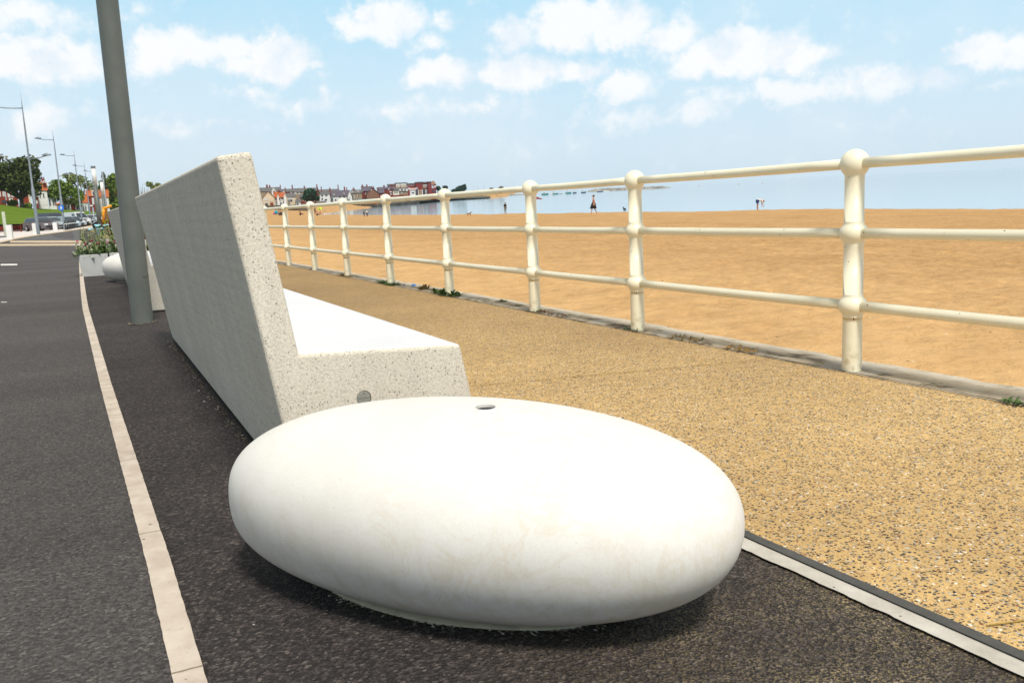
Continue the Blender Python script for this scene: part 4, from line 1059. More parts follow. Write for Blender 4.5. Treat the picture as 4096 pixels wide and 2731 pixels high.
banner(401, 915, 669, 743, 17, 38, 'taller white topped grey column left of the orange frame')
banner(426, 908, 724, 781, 12, 54, 'shorter white topped grey column right behind the orange frame')
for px, pyb, pyt, lb in ((431, 880, 690, 'thin grey pole between the banner columns and the near column'), (24.5, 940, 848, 'short pale grey post at the left edge before the grass bank'), (380, 905, 830, 'slim green and grey pole left of the orange frame')):
    d = 70 if px < 50 else 62; o = W(px, pyb, d); mb = MB(); w_ = (13 if px < 50 else 7) * d / FS / 2; mb.lathe([(w_ * 1.1, -.2), (w_, 0), (w_ * .9, (pyb - pyt) * d / FS)], 14)
    o2 = mb.build('pole', LG if px > 50 else plain('pale_post', (.40, .43, .33), .8), smooth=True); o2.location = o; tag(o2, lb, 'pole')
for x0, x1, yt, yb, d, lb in ((27, 49, 899, 956, 54, 'nearest white rectangular bollard at the left edge'), (130, 151, 893, 938, 68, 'white bollard standing against the nearest street light'), (211, 227, 895, 928, 88, 'farthest white bollard in front of the estate car bonnet')):
    s_ = d / FS; o = on_ground(W((x0 + x1) / 2 + 4, yb, d), .02); t = empty('bollard', tuple(o), RZ, lb, 'bollard', 'white slab bollards'); w_ = (x1 - x0) * s_ / 2
    mb = MB(); mb.box(-w_, w_, -.08, .08, -.1, (yb - yt) * s_); mb.build('slab', WR, t, bevel=.015)
for i in range(17):
    u = i / 16; px = 264 + (364 - 264) * u ** .9; d = 92 + 40 * u; yb = 918.5 - 13.5 * u
    o = on_ground(W(px, yb, d), .02)
    if i == 0:
        t0 = empty('black_bollard', tuple(o), RZ, 'slim black bollard in the row before the parked cars', 'bollard', 'row of black bollards before the parked cars')
        mb = MB(); mb.lathe([(.10, -.1), (.10, .12), (.075, .16), (.07, .78), (.09, .80), (.09, .86), (.06, .90), (.075, .98), (.03, 1.04)], 14); mb.build('shaft', plain('black_iron', (.012, .012, .014), .5, .4), t0, smooth=True)
        mb = MB(); mb.lathe([(.0745, .60), (.0745, .68)], 14); mb.build('white_band', WR, t0)
    else:
        c = copy_tree(t0); c.location = o
# low railing by the bank
t = empty('park_fence', tuple(on_ground(W(40, 929, 94))), RZ, 'low rust red railing along the foot of the grass bank', 'fence'); s_ = 94 / FS
for px in (-140, -80, -20, 19, 86):
    mb = MB(); mb.box((px - 40) * s_ - .05, (px - 40) * s_ + .05, -.05, .05, -.1, 28 * s_); mb.build('post', plain('rust_red', (.16, .022, .012), .8, .2), t)
for x0, x1 in ((-140, -82), (-78, -22), (-18, 17), (21, 84)):
    mb = MB(); a, b = (x0 - 40) * s_, (x1 - 40) * s_
    if x1 < 20: mb.box(a, b, -.015, .015, .3, .72)
    mb.box(a, b, -.02, .02, .66, .70); mb.box(a, b, -.02, .02, .08, .11)
    k = a
    while k < b: mb.box(k, k + .02, -.0185, .0185, .1, .68); k += .12
    mb.build('bar_panel', plain('rust_red', (.16, .022, .012), .8, .2), t)

# cars ----------------------------------------------------------------------
TYRE = plain('tyre', (.015, .015, .015), .9, .1); RIM = plain('alloy_rim', (.42, .40, .40), .35, .5, .7); CG = plain('car_glass', (.03, .04, .05), .08, .8)


def car(loc, rz, paint, label, kind='estate'):
    "front towards +X"
    t = empty('parked_car', tuple(loc), rz, label, 'car', 'cars parked beside the grass bank')
    if kind == 'van': L, Wd, H = 5.0, 1.9, 2.0; low = [(-2.5, .35), (-2.5, 1.05), (1.9, 1.05), (2.35, .95), (2.5, .6), (2.45, .3)]; cab = [(-2.48, 1.0), (-2.42, 1.95), (-2.3, 2.0), (.9, 2.0), (1.15, 1.9), (2.0, 1.02)]
    else: L, Wd, H = 4.4, 1.78, 1.48; low = [(-2.18, .32), (-2.2, .6), (-2.12, .92), (.9, .95), (1.9, .82), (2.15, .66), (2.2, .4), (2.1, .24)]; cab = [(-2.08, .9), (-1.75, 1.36), (-1.5, 1.45), (.1, 1.48), (.45, 1.42), (1.15, .94)]
    body = MB(); hw = Wd / 2
    n = len(low); ins = .06
    rows = [(-hw + ins, 1), (-hw, 1), (hw, 1), (hw - ins, 1)]
    vs = []
    for k, (y, _) in enumerate(rows):
        f_ = .97 if k in (0, 3) else 1
        vs += [(x * f_, y, z if k in (1, 2) else (z * .96 if z > .5 else z + .03)) for x, z in low]
    body.add(vs, [tuple(range(n))] + [tuple(range(3 * n, 4 * n))[::-1]] + [(k * n + i, k * n + (i + 1) % n, (k + 1) * n + (i + 1) % n, (k + 1) * n + i) for k in range(3) for i in range(n)])
    body.build('body', paint, t, bevel=.05, seg=3)
    cb_ = MB(); m = len(cab); vs = []
    for sg in (-1, 1):
        vs += [(x, sg * (hw - .06 - .2 * max(0, (z - .95)) / (H - .95)), z) for x, z in cab]
    cb_.add(vs, [tuple(range(m)), tuple(range(m, 2 * m))[::-1]] + [(i, (i + 1) % m, m + (i + 1) % m, m + i) for i in range(m)])
    cb_.build('cabin', paint, t, bevel=.04, seg=2)
    yy = lambda z: hw - .06 - .2 * max(0, (z - .95)) / (H - .95) + .008
    for sg in (-1, 1):
        segs = [((-1.75, -.75), (-.68, .15), (.22, .62))] if kind != 'van' else [((.35, 1.35),)]
        for a, b in segs[0]:
            z0, z1 = (1.0, 1.34) if kind != 'van' else (1.12, 1.75)
            sl_ = (-.05 if a < -1 else 0, .0); c_ = -.32 if b > .5 else 0
            p = [(a, z0), (b + (.18 if b > .5 else 0), z0), (b + c_, z1), (a + (.15 if a < -1 else 0), z1)]
            mw = MB(); mw.add([(x, sg * yy(z), z) for x, z in p], [(0, 1, 2, 3)]); mw.build('side_window', CG, t, fixn=False)
    (xa, za), (xb, zb) = (cab[-1], cab[-2]); q = .10
    mw = MB(); pts = [(xa + (xb - xa) * u + .02, sg * (yy(za + (zb - za) * u) - .10), za + (zb - za) * u + .02) for u, sg in ((q, -1), (q, 1), (1 - q, 1), (1 - q, -1))]
    mw.add(pts, [(0, 1, 2, 3)]); mw.build('windscreen', CG, t)
    (xa, za), (xb, zb) = cab[0], cab[1]
    mw = MB(); mw.add([(xa + (xb - xa) * u - .02, sg * (yy(za + (zb - za) * u) - .12), za + (zb - za) * u + .01) for u, sg in ((q, -1), (q, 1), (1 - q, 1), (1 - q, -1))], [(0, 1, 2, 3)]); mw.build('rear_window', CG, t)
    r_ = .33; ax = 1.35 if kind != 'van' else 1.6
    for x in (-ax, ax):
        for sg in (-1, 1):
            mw = MB(); mw.tube([(x, sg * (hw - .20), r_), (x, sg * (hw + .01), r_)], r_, 22); w_ = mw.build('wheel', TYRE, t)
            mw = MB(); mw.tube([(x, sg * (hw + .005), r_), (x, sg * (hw + .022), r_)], r_ * .66, 16); mw.build('rim', RIM, w_)
    for sg in (-1, 1):
        mw = MB(); mw.box(1.93 if kind != 'van' else 2.28, 2.19 if kind != 'van' else 2.51, sg * (hw - .42) - .16, sg * (hw - .42) + .2 * 1, .60, .74); mw.build('headlight', plain('headlamp', (.75, .78, .8), .15, .7), t, bevel=.03)
        mw = MB(); mw.box(-2.21 if kind != 'van' else -2.52, -2.0 if kind != 'van' else -2.4, sg * (hw - .18) - .14, sg * (hw - .18) + .175, .74, .90); mw.build('tail_light', plain('tail_lamp', (.5, .02, .015), .3, .6), t, bevel=.02)
        mw = MB(); mw.box(.55, .72, sg * (hw + .02), sg * (hw + .16), .95, 1.07); mw.build('mirror', paint, t, bevel=.02)
    mw = MB(); mw.box(2.16, 2.213, -.5, .5, .34, .52) if kind != 'van' else mw.box(2.44, 2.52, -.5, .5, .34, .55); mw.build('grille', DARK, t)
    return t


def paintm(n, c): return plain(n, c, .25, .6, .3, var=.05)


carz = RZ - math.radians(36)
G1 = paintm('brown_grey_car_paint', (.16, .135, .14)); G2 = paintm('silver_car_paint', (.42, .46, .48)); G3 = paintm('dark_car_paint', (.055, .06, .07)); G4 = paintm('white_car_paint', (.72, .72, .72)); G5 = paintm('blue_silver_car_paint', (.33, .42, .46))
CARS = [(166, 928, 94, G1, 'estate', 'brownish grey estate car with alloy wheels nearest in the car park'), (205, 921, 101, G2, 'hatch', 'silver car parked right behind the brownish grey estate'),
        (208, 913, 112, G3, 'van', 'dark grey tall van behind the silver car'), (262, 916, 108, G5, 'hatch', 'blue silver car behind the second street light'),
        (290, 911, 118, G2, 'hatch', 'pale silver car behind the row of black bollards'), (308, 905, 128, G4, 'van', 'white van parked behind the black bollards'),
        (335, 904, 135, G3, 'hatch', 'dark car between the white van and the fourth street light'), (352, 901, 146, G2, 'hatch', 'silver car beside the fourth street light'), (378, 898, 158, G4, 'hatch', 'white car farthest along the row'), (392, 896, 170, G3, 'hatch', 'dark car at the far end of the row, next to the orange frame')]
for px, py, d, pm, kd, lb in CARS:
    car(on_ground(W(px, py, d), .02), carz, pm, lb, kd)
t = empty('container', tuple(W(425, 934, 60)), RZ, 'low black container with a pale rim behind the flower planter, under the orange frame', 'container'); s_ = 60 / FS
mb = MB(); mb.prism([(-42 * s_, 0), (-55 * s_, 38 * s_), (-30 * s_, 50 * s_), (60 * s_, 54 * s_), (60 * s_, 0)], 0, 1.5); mb.build('body', plain('black_steel', (.012, .012, .014), .6, .3), t, bevel=.02)
mb = MB(); mb.tube([(-55 * s_, -.02, 39 * s_), (-30 * s_, -.02, 52 * s_), (60 * s_, -.02, 56 * s_)], .028, 8); mb.build('rim', plain('pale_rim', (.4, .42, .45), .5), t)

# ================================================================== far shore
s = 1
def Z5(X, Y): return (1040 + X / 9.046, 720 + Y / 9.046)
def hz(x0, x1, yb, ye, yr, zf, d, wall, roof, label, **k):
    ox, oy, sc_ = {5: (1040, 720, 9.046), 6: (1280, 720, 9.046), 7: (1500, 700, 8.4)}[zf]
    fx = lambda v: ox + v / sc_; fy = lambda v: oy + v / sc_
    k['win'] = [(fx(a), fy(b), fx(c), fy(e), m) for a, b, c, e, m in k.get('win', ())]
    k['chim'] = [(fx(a), b / sc_, c / sc_) for a, b, c in k.get('chim', ())]
    k['dorm'] = [(fx(a), fy(b), fy(c), e / sc_) for a, b, c, e in k.get('dorm', ())]
    return house(fx(x0), fx(x1), fy(yb), fy(ye), fy(yr), d, wall, roof, label, **k)


# back terraces
hz(-320, 20, 900, 560, 290, 5, 372, DB, SL, 'long slate roofed terrace hidden behind the bench back at the start of the town', depth=10)
hz(40, 780, 900, 420, 262, 5, 370, TS, SL, 'long grey roofed terrace behind the orange roofed houses', depth=12, chim=((310, 75, 70), (410, 50, 60), (800, 40, 34)), win=[(880, 430, 940, 500, 'w')])
hz(800, 1260, 900, 440, 318, 5, 372, DB, SL, 'grey roofed terrace with one tall chimney left of the far dark green tree', depth=12, chim=((1225, 100, 46), (960, 10, 60)), win=[(1140, 455, 1190, 500, 'w'), (1290, 470, 1330, 520, 'w')])
hz(1270, 2140, 900, 440, 285, 5, 374, TS, SL, 'long slate roofed terrace behind the far dark green tree', depth=12, chim=((1655, 45, 50), (2120, 75, 45)), win=[(1300, 460, 1360, 520, 'w'), (1420, 470, 1480, 520, 'w')])
hz(1600, 1720, 700, 440, 330, 5, 366, RB, SL, 'narrow red brick gable left of the far dark green tree', gable=True, depth=6)
hz(2050, 2180, 700, 470, 300, 5, 366, RB, SL, 'narrow red brick gable right of the far dark green tree', gable=True, depth=6)
hz(440, 590, 600, 400, 258, 5, 352, WR, WR, 'small white pointed gable above the orange roofs', gable=True, depth=4)
# front row
hz(130, 560, 1030, 640, 420, 5, 300, CR, SL, 'cottage with broad white sloping bargeboards at the left end of the town', gable=True, depth=9, win=[(180, 680, 320, 740, GW), (200, 840, 300, 960, GL), (350, 650, 520, 790, CR), (380, 830, 500, 930, RB)])
hz(560, 720, 1020, 650, 430, 5, 302, WR, OR_, 'left one of two houses with bright orange tiled roofs', depth=8, win=[(580, 680, 620, 720, GL), (600, 780, 710, 810, RB), (620, 850, 660, 930, GL), (690, 850, 715, 930, GL)], chim=((560, 0, 70),))
hz(640, 740, 1020, 650, 480, 5, 299.5, WR, OR_, 'white pointed gable joining the two orange roofed houses', gable=True, depth=6, win=[(710, 660, 750, 720, GL)])
hz(740, 930, 1020, 630, 445, 5, 302, WR, OR_, 'right one of two houses with bright orange tiled roofs', depth=8, win=[(790, 650, 880, 700, GL), (740, 820, 770, 900, GL), (790, 820, 815, 900, GL), (850, 820, 875, 900, GL)], chim=((740, 35, 60),))
hz(890, 990, 1010, 640, 470, 5, 300, WR, WR, 'white gable at the right end of the orange roofed pair', gable=True, depth=6)
hz(950, 1320, 990, 620, 470, 5, 305, CR, SL, 'cream house with a dark hipped roof right of the orange roofs', hip=.35, depth=9, win=[(1040, 660, 1200, 700, GW), (1040, 720, 1090, 880, GL), (1110, 720, 1190, 790, GL)], chim=((960, 60, 50),))
hz(1320, 1480, 990, 800, 690, 5, 303, WR, SL, 'low white cottage with a grey roof near the far dark green tree', depth=7, win=[(1340, 840, 1400, 900, GL)])
hz(1480, 1700, 990, 640, 520, 5, 318, DB, PS, 'dark brick house left of the far dark green tree trunk', depth=8, win=[(1560, 700, 1590, 760, 'w'), (1650, 690, 1690, 800, WR)])
hz(1700, 2100, 990, 720, 640, 5, 325, DB, PS, 'dark house behind the far dark green tree trunk', depth=8, win=[(1760, 700 + 40, 1790, 800, 'w'), (1960, 740, 2000, 790, WR), (2090, 740, 2120, 800, WR)])
hz(2080, 2400, 990, 820, 760, 5, 300, WR, SL, 'long low white shelter just above the railing', depth=6, win=[(2110, 880, 2180, 920, GL), (2220, 880, 2300, 920, GL)])
hz(0, 370, 800, 515, 430, 6, 318, WR, SL, 'white two storey house with a grey roof between the tree and the long dark roof', depth=8, win=[(60, 545, 130, 600, GL), (210, 540, 290, 590, GL), (60, 660, 120, 720, GL), (180, 690, 260, 740, GL)], chim=((80, 70 + 80, 30), (395, 30 + 70, 50)))
hz(-10, 720, 800, 430, 330, 6, 372, TS, SL, 'back row slate terrace with a thin chimney above the long dark roof', depth=10, chim=((700, 110, 34), (80, 30, 30)))
hz(380, 1060, 800, 600, 372, 6, 322, WR, PS, 'inn with a very long dark slate roof and white walls', depth=9, win=[(400, 640, 480, 780, GL), (540, 690, 600, 750, GL), (700, 590, 760, 640, GL), (860, 590, 930, 640, GL)], dorm=((525, 500, 560, 60), (885, 485, 540, 50)), chim=((925, 85, 50), (1005, 50, 30)))
hz(1015, 1175, 800, 580, 385, 6, 320, WR, SL, 'tall white pointed gable at the right end of the long dark roof', gable=True, depth=9, win=[(1060, 600, 1100, 650, GW), (1030, 690, 1080, 760, GL)])
hz(1160, 1540, 800, 480, 350, 6, 326, TS, SL, 'tan stone house with two white dormers', depth=9, win=[(1185, 560, 1225, 680, GL), (1235, 560, 1255, 680, WR), (1395, 545, 1430, 620, GL), (1375, 545, 1390, 620, WR)], dorm=((1195, 410, 490, 70), (1405, 395, 490, 70)), chim=((1250, 40, 90),))
hz(1540, 1900, 800, 410, 230, 6, 334, DB, PS, 'purple slate roofed brick house left of the broad brick gable', depth=9, chim=((1575, 30, 70), (1735, 30, 55)), win=[(1650, 480, 1700, 530, GW), (1560, 560, 1680, 630, RB)])
hz(1700, 2150, 800, 480, 300, 6, 327, plain('brown_brick', (.24, .125, .085), .9, .1, var=.15), PS, 'house with a broad brown brick gable facing the beach', gable=True, depth=10, chim=((1950, 40, 110),), win=[(1860, 340, 1900, 380, WR)])
hz(2150, 2330, 800, 480, 340, 6, 330, DB, PS, 'red brick and slate house right of the broad brown gable', depth=9, chim=((2130, 20, 60),), win=[(2200, 560, 2260, 620, 'w')])
hz(1270, 2100, 830, 720, 690, 6, 312, OR_, plain('teal_canopy', (.10, .26, .32), .6, .3), 'row of low seafront kiosks with orange and teal fascias', depth=4, flat=True, win=[(1290, 690, 1540, 712, OR_), (1600, 730, 1860, 790, GL), (1900, 725, 2060, 790, WR)])
hz(100, 640, 800, 480, 400, 7, 352, DB, PS, 'dark slate roofed terrace left of the white flat topped block', depth=10, win=[(460, 470, 510, 520, 'w'), (500, 560, 580, 600, GW), (440, 520, 480, 550, RB), (300, 600, 350, 650, GL), (520, 640, 580, 680, GW)], chim=((330, 30, 60), (590, 50, 80)))
hz(440, 700, 600, 370, 310, 7, 372, TS, SL, 'grey topped block just left of the white flat topped building', depth=9, flat=True, win=[(500, 330, 560, 360, WR)])
hz(700, 1085, 600, 285, 262, 7, 380, CR, plain('green_flat_roof', (.14, .20, .19), .8, .2), 'white flat topped building high behind the town', depth=10, flat=True, win=[(710, 300, 850, 370, WR), (870, 300, 1070, 350, WR), (850, 285, 870, 320, GL)])
hz(690, 1100, 740, 560, 410, 7, 356, TS, SL, 'grey slate roofed houses under the white flat topped building', depth=9, win=[(830, 480, 880, 540, WR), (960, 470, 1000, 540, WR), (1060, 480, 1110, 560, WR), (880, 590, 940, 620, GW)], chim=((700, 90, 40), (880, 10, 26)))
hz(615, 815, 720, 525, 500, 7, 344, plain('cream_wall', (.72, .70, .60), .8), SL, 'small square cream house in the middle of the town', depth=7, flat=True, win=[(660, 570, 700, 610, GL), (730, 570, 770, 610, GL)])
hz(1180, 1370, 730, 505, 440, 7, 346, WR, plain('pink_tile', (.50, .36, .31), .8), 'white hall with a thin pink spire right of the brick wall', depth=8, win=[(1250, 580, 1330, 620, GL), (1200, 560, 1230, 600, GW)], chim=((1240, 45, 22),))
hz(1100, 1380, 700, 320, 285, 7, 376, plain('maroon_brick', (.23, .04, .04), .9, .1, var=.15), SL, 'left wing of the large dark red brick apartment block', depth=12, flat=True, win=[(1130, 430, 1200, 500, GW), (1110, 350, 1370, 358, WR)])
hz(1380, 1620, 700, 270, 240, 7, 375, _cache['maroon_brick'], SL, 'middle wing of the large dark red brick apartment block with glazed balconies', depth=12, flat=True, win=[(1380, 430, 1450, 470, GW), (1385, 480, 1450, 690, GL), (1460, 495, 1480, 680, WR), (1500, 500, 1560, 680, TS), (1580, 495, 1610, 680, WR)])
hz(1620, 1800, 700, 280, 240, 7, 377, _cache['maroon_brick'], SL, 'recessed wing of the apartment block with pinkish window bands', depth=12, flat=True, win=[(1625, 330, 1790, 375, GW), (1625, 400, 1790, 430, CR), (1620, 460, 1690, 690, GL), (1700, 490, 1770, 660, WR)])
hz(1800, 1905, 700, 250, 225, 7, 374, _cache['maroon_brick'], SL, 'plain dark red brick stair tower of the apartment block', depth=12, flat=True)
hz(1905, 2065, 700, 330, 190, 7, 376, _cache['maroon_brick'], plain('rust_roof', (.26, .14, .09), .8), 'turreted right end of the apartment block with white window bands', depth=12, hip=.95, win=[(1910, 340, 1985, 360, WR), (1920, 380, 1990, 450, GW), (1930, 500, 1980, 560, GL), (2010, 370, 2055, 430, WR), (1990, 520, 2040, 600, GL)])
# brick wall below the slate terrace, and sea walls
def lowwall(pts, hpx, mat, label, name='sea_wall', thick=1.0):
    mb = MB(); vs = []
    for x, y, d in pts:
        p = W(x, y, d); z = hpx * d / FS; n_ = Vector((-RH.y, RH.x, 0)) * thick
        vs += [p - Vector((0, 0, 1.5)), p + Vector((0, 0, z)), p + n_ + Vector((0, 0, z)), p + n_ - Vector((0, 0, 1.5))]
    fs = [(4 * i + k, 4 * i + (k + 1) % 4, 4 * i + 4 + (k + 1) % 4, 4 * i + 4 + k) for i in range(len(pts) - 1) for k in range(4)] + [(0, 1, 2, 3), tuple(4 * (len(pts) - 1) + k for k in (3, 2, 1, 0))]
    mb.add(vs, fs); o = mb.build(name, mat); return tag(o, label, 'wall')


DKW = plain('weedy_stone', (.085, .075, .062), .95, .1, var=.45, scale=.25)
lowwall([(980, 838, 296), (1130, 834, 298), (1290, 832, 300), (1400, 831, 302), (1520, 829.5, 304), (1600, 824, 318), (1677, 815, 345)], 13, DKW, 'dark weedy stone sea wall at the back of the far beach')
lowwall([(1557, 789, 340), (1600, 787.5, 341), (1640, 786, 342)], 7, DB, 'low red brick garden wall just above the railing', 'garden_wall')
# the land the town stands on
mb = MB(); vs = []
tl = [(700, 846, 292), (1040, 830, 297.5), (1130, 824, 299.5), (1290, 821, 301.5), (1400, 820, 303.5), (1520, 818.5, 305.5), (1600, 813, 319.5), (1677, 804, 346.5), (1800, 796, 420), (1960, 790, 455)]
for x, y, d in tl:
    p = W(x, y, d); vs += [p, p + Vector((Fv.x, Fv.y, 0)) * 45 + Vector((0, 0, 1.8)), p + Vector((Fv.x, Fv.y, 0)) * 400 + Vector((0, 0, 8))]
mb.add(vs, [(3 * i + k, 3 * i + 3 + k, 3 * i + 4 + k, 3 * i + 1 + k) for i in range(len(tl) - 1) for k in range(2)])
tag(mb.build('town_ground', plain('town_soil', (.13, .12, .085), .95, .1, var=.3, scale=.1), fixn=True), None, None, None, 'structure')
tree(1244, 838, 292, [(1244, 778, 26, 22), (1228, 790, 18, 14), (1262, 790, 18, 14), (1242, 766, 14, 12), (1270, 782, 10, 16)], HG, 'round dark green tree standing alone in the middle of the town', 4, 51, .5, 2200)
tree(1750, 776, 430, [(1752, 753, 9, 7), (1758, 758, 8, 6)], HG, 'small green tree just right of the red apartment block', 1.6, 52, .7, 260)
tree(1782, 774, 440, [(1782, 752, 10, 9)], HG, 'pointed green tree behind the rail ball right of the town', 1.6, 53, .7, 260)
tree(1850, 770, 470, [(1825, 764, 18, 8), (1842, 756, 18, 12), (1855, 750, 12, 11)], HG, 'dense clump of sea green trees on the point right of the town', 2, 54, .8, 1100)
for px, py, d, r1, r2, lb in ((1966, 757, 520, 8, 4, 'left one of two small dark shrubs on the spit above the rail'), (2005, 752, 540, 9, 5, 'right one of two small dark shrubs on the spit above the rail')):
    tree(px, py + 6, d, [(px, py, r1, r2)], DG, lb, 1, 60 + px, .6, 200, name='shrub')['category'] = 'shrub'
tree(1980, 772, 500, [(1950, 769, 40, 3.5), (2000, 767, 26, 5)], DG, 'long low dark hedge along the spit behind the far beach', .8, 64, .6, 500, name='hedge')['category'] = 'hedge'
for i in range(4): pass
for px, h_, lb in ((1895, 30, 'leftmost of three thin masts beyond the spit'), (1912, 26, 'middle one of three thin masts beyond the spit'), (1938, 34, 'right one of three thin masts beyond the spit')):
    d = 480; o = W(px, 770, d); mb = MB(); mb.lathe([(.10, -2), (.07, h_ * d / FS)], 6); q = mb.build('mast', plain('mast_grey', (.5, .5, .5), .5)); q.location = o; tag(q, lb, 'mast')
# rocks: breakwater and spit
ROCK = plain('pale_rock', (.34, .31, .27), .95, .1, var=.5, scale=.12)


def rocks(pts, label, seed, n, size):
    rnd = random.Random(seed); mb = MB()
    for i in range(n):
        u = rnd.random() * (len(pts) - 1); k = int(u); f_ = u - k; a, b = pts[k], pts[min(k + 1, len(pts) - 1)]
        x = a[0] + (b[0] - a[0]) * f_; yb = a[1] + (b[1] - a[1]) * f_; yt = a[2] + (b[2] - a[2]) * f_; d = a[3] + (b[3] - a[3]) * f_
        v = rnd.random() ** 1.3; y = yb + (yt - yb) * v; r = size * rnd.uniform(.5, 1.3)
        p = W(x, y, d) + Vector((Fv.x, Fv.y, 0)) * rnd.uniform(-1, 1) * (1 - v) * 8 - Vector((0, 0, r * .4))
        vs = []
        for dx, dy, dz in ((-1, -1, -1), (1, -1, -1), (1, 1, -1), (-1, 1, -1), (-.7, -.7, 1), (.7, -.7, 1), (.7, .7, 1), (-.7, .7, 1)):
            vs.append(p + Vector((dx * rnd.uniform(.7, 1.2), dy * rnd.uniform(.7, 1.2), dz * rnd.uniform(.5, .9))) * r)
        mb.add(vs, [(3, 2, 1, 0), (4, 5, 6, 7), (0, 1, 5, 4), (1, 2, 6, 5), (2, 3, 7, 6), (3, 0, 4, 7)])
    vs = []
    for x, yb, yt, d in pts:
        f_ = Vector((Fv.x, Fv.y, 0)); p = W(x, yb + 1, d); q = W(x, yt + 1.2, d + 4); vs += [p - f_ * 5 - Vector((0, 0, 1)), q, p + f_ * 14 - Vector((0, 0, 1))]
    mb.add(vs, [(3 * i + k, 3 * i + 3 + k, 3 * i + 4 + k, 3 * i + 1 + k) for i in range(len(pts) - 1) for k in range(2)])
    o = mb.build('breakwater', ROCK, fixn=False); return tag(o, label, 'breakwater')


rocks([(2351, 769.5, 767, 640), (2385, 767, 757.5, 640), (2440, 765, 754, 645), (2520, 762.5, 752, 650), (2600, 759, 748, 655), (2645, 757, 745.5, 658), (2665, 756, 750, 660), (2684, 755, 754, 662)], 'long low breakwater of pale rocks out on the water', 71, 1500, .95)
rocks([(2010, 781.5, 777, 600), (2040, 780.5, 776.5, 605), (2060, 780, 778.5, 608), (2105, 779, 778.0, 615)], 'thin spit of dark rocks running into the water left of the boats', 72, 260, .6)

# boats ---------------------------------------------------------------------
def boat(x0, x1, yb, yh, d, hull, label, cabin=None, mast=0, cab=(.2, .6)):
    s_ = d / FS; L = (x1 - x0) * s_; o = W((x0 + x1) / 2, yb, d); t = empty('boat', tuple(o), RZ + .12, label, 'boat'); h_ = (yb - yh) * s_; mb = MB(); vs = []; N_ = 10; B = L * .17
    for i in range(N_ + 1):
        u = i / N_; w_ = B * min(1, (.55 + 1.6 * u) if u < .28 else 1) * (1 - max(0, (u - .5) / .5) ** 2.2) + .02; sh = h_ * (1 + .35 * (u - .3) ** 2 * 2)
        x = -L / 2 + L * u
        vs += [(x, -w_, sh), (x * .98, -w_ * .75, 0), (x * .97, 0, -.3), (x * .98, w_ * .75, 0), (x, w_, sh), (x, 0, sh * .82)]
    mb.add(vs, [(6 * i + k, 6 * i + (k + 1) % 6, 6 * i + 6 + (k + 1) % 6, 6 * i + 6 + k) for i in range(N_) for k in range(6)] + [tuple(range(6)), tuple(6 * N_ + k for k in range(6))[::-1]])
    mb.build('hull', hull, t)
    if cabin:
        a, b = -L / 2 + L * cab[0], -L / 2 + L * cab[1]; mb = MB(); hc = h_ + (yb - cabin) * s_ * .55
        mb.prism([(a, h_ * .7), (b, h_ * .7), (b - .15 * (b - a), hc), (a + .05 * (b - a), hc)], -B * .6, B * .6); cb2 = mb.build('cabin', WR, t)
        mb = MB(); mb.box(a + .18 * (b - a), b - .22 * (b - a), -B * .6 - .03, B * .6 + .03, hc * .72, hc * .9); mb.build('cabin_window', GL, cb2)
    if mast: mb = MB(); mb.lathe([(.07, 0), (.05, mast * s_)], 6, (L * .05, 0, h_ * .6)); mb.build('mast', plain('mast_grey', (.5, .5, .5), .5), t)
    return t


TEAL = plain('teal_hull', (.03, .20, .20), .5, .4); NAVY = plain('navy_hull', (.02, .06, .12), .5, .4)
boat(2166, 2194, 781.5, 775, 515, TEAL, 'leftmost moored boat, low with a teal hull', 772, 0)
boat(2196, 2210, 779, 775, 512, WR, 'tiny white dinghy between the first and third boats')
boat(2204, 2233, 779.5, 774, 520, TEAL, 'white topped teal boat right of the leftmost one', 767, 12)
boat(2234, 2250, 777, 775, 535, plain('brown_hull', (.25, .13, .08), .6), 'low brown rowing boat right of the white topped teal boat')
boat(2262, 2285, 776.5, 770, 525, TEAL, 'chunky white and teal cabin boat in the middle of the moorings', 763, 10)
boat(2290, 2306, 776, 770, 528, NAVY, 'small dark blue boat with a thin mast', 765, 24)
boat(2324, 2344, 773.5, 768, 530, NAVY, 'white cabin boat with dark hull left of the breakwater', 760, 8)
boat(2388, 2411, 770.5, 765, 560, NAVY, 'dark blue boat lying before the left part of the breakwater', 764, 0)
boat(2412, 2436, 769.5, 765, 565, WR, 'white boat lying before the breakwater beside the dark blue one', 760, 6)
for i, (px, py, lb) in enumerate(((2797, 740, 'leftmost tiny buoy on the open sea'), (2955, 746, 'middle tiny buoy on the open sea'), (3050.5, 743, 'right tiny orange buoy on the open sea'))):
    d = 700; o = W(px, py, d); mb = MB(); mb.ball((0, 0, .1), .55, 10, 6); q = mb.build('buoy', plain('buoy_orange', (.5, .25, .12), .5), smooth=True); q.location = (o.x, o.y, SEAZ + TILT * dep(o.x, o.y)); tag(q, lb, 'buoy')

# ================================================================== people and animals on the beach
def skinmesh(name, joints, edges, mat, parent, sub=1, root=0):
    "joints: (x, y, z, r)"
    me = bpy.data.meshes.new(name); me.from_pydata([j[:3] for j in joints], edges, []); me.materials.append(mat)
    o = bpy.data.objects.new(name, me); link(o, parent)
    sk = o.modifiers.new('skin', 'SKIN'); sk.use_smooth_shade = True
    for i, j in enumerate(joints):
        r = j[3] if hasattr(j[3], '__len__') else (j[3], j[3]); me.skin_vertices[0].data[i].radius = r
    me.skin_vertices[0].data[root].use_root = True
    if sub: m_ = o.modifiers.new('sub', 'SUBSURF'); m_.levels = sub; m_.render_levels = sub
    return o


SKIN = plain('skin', (.52, .29, .19), .6, .3, var=.05)


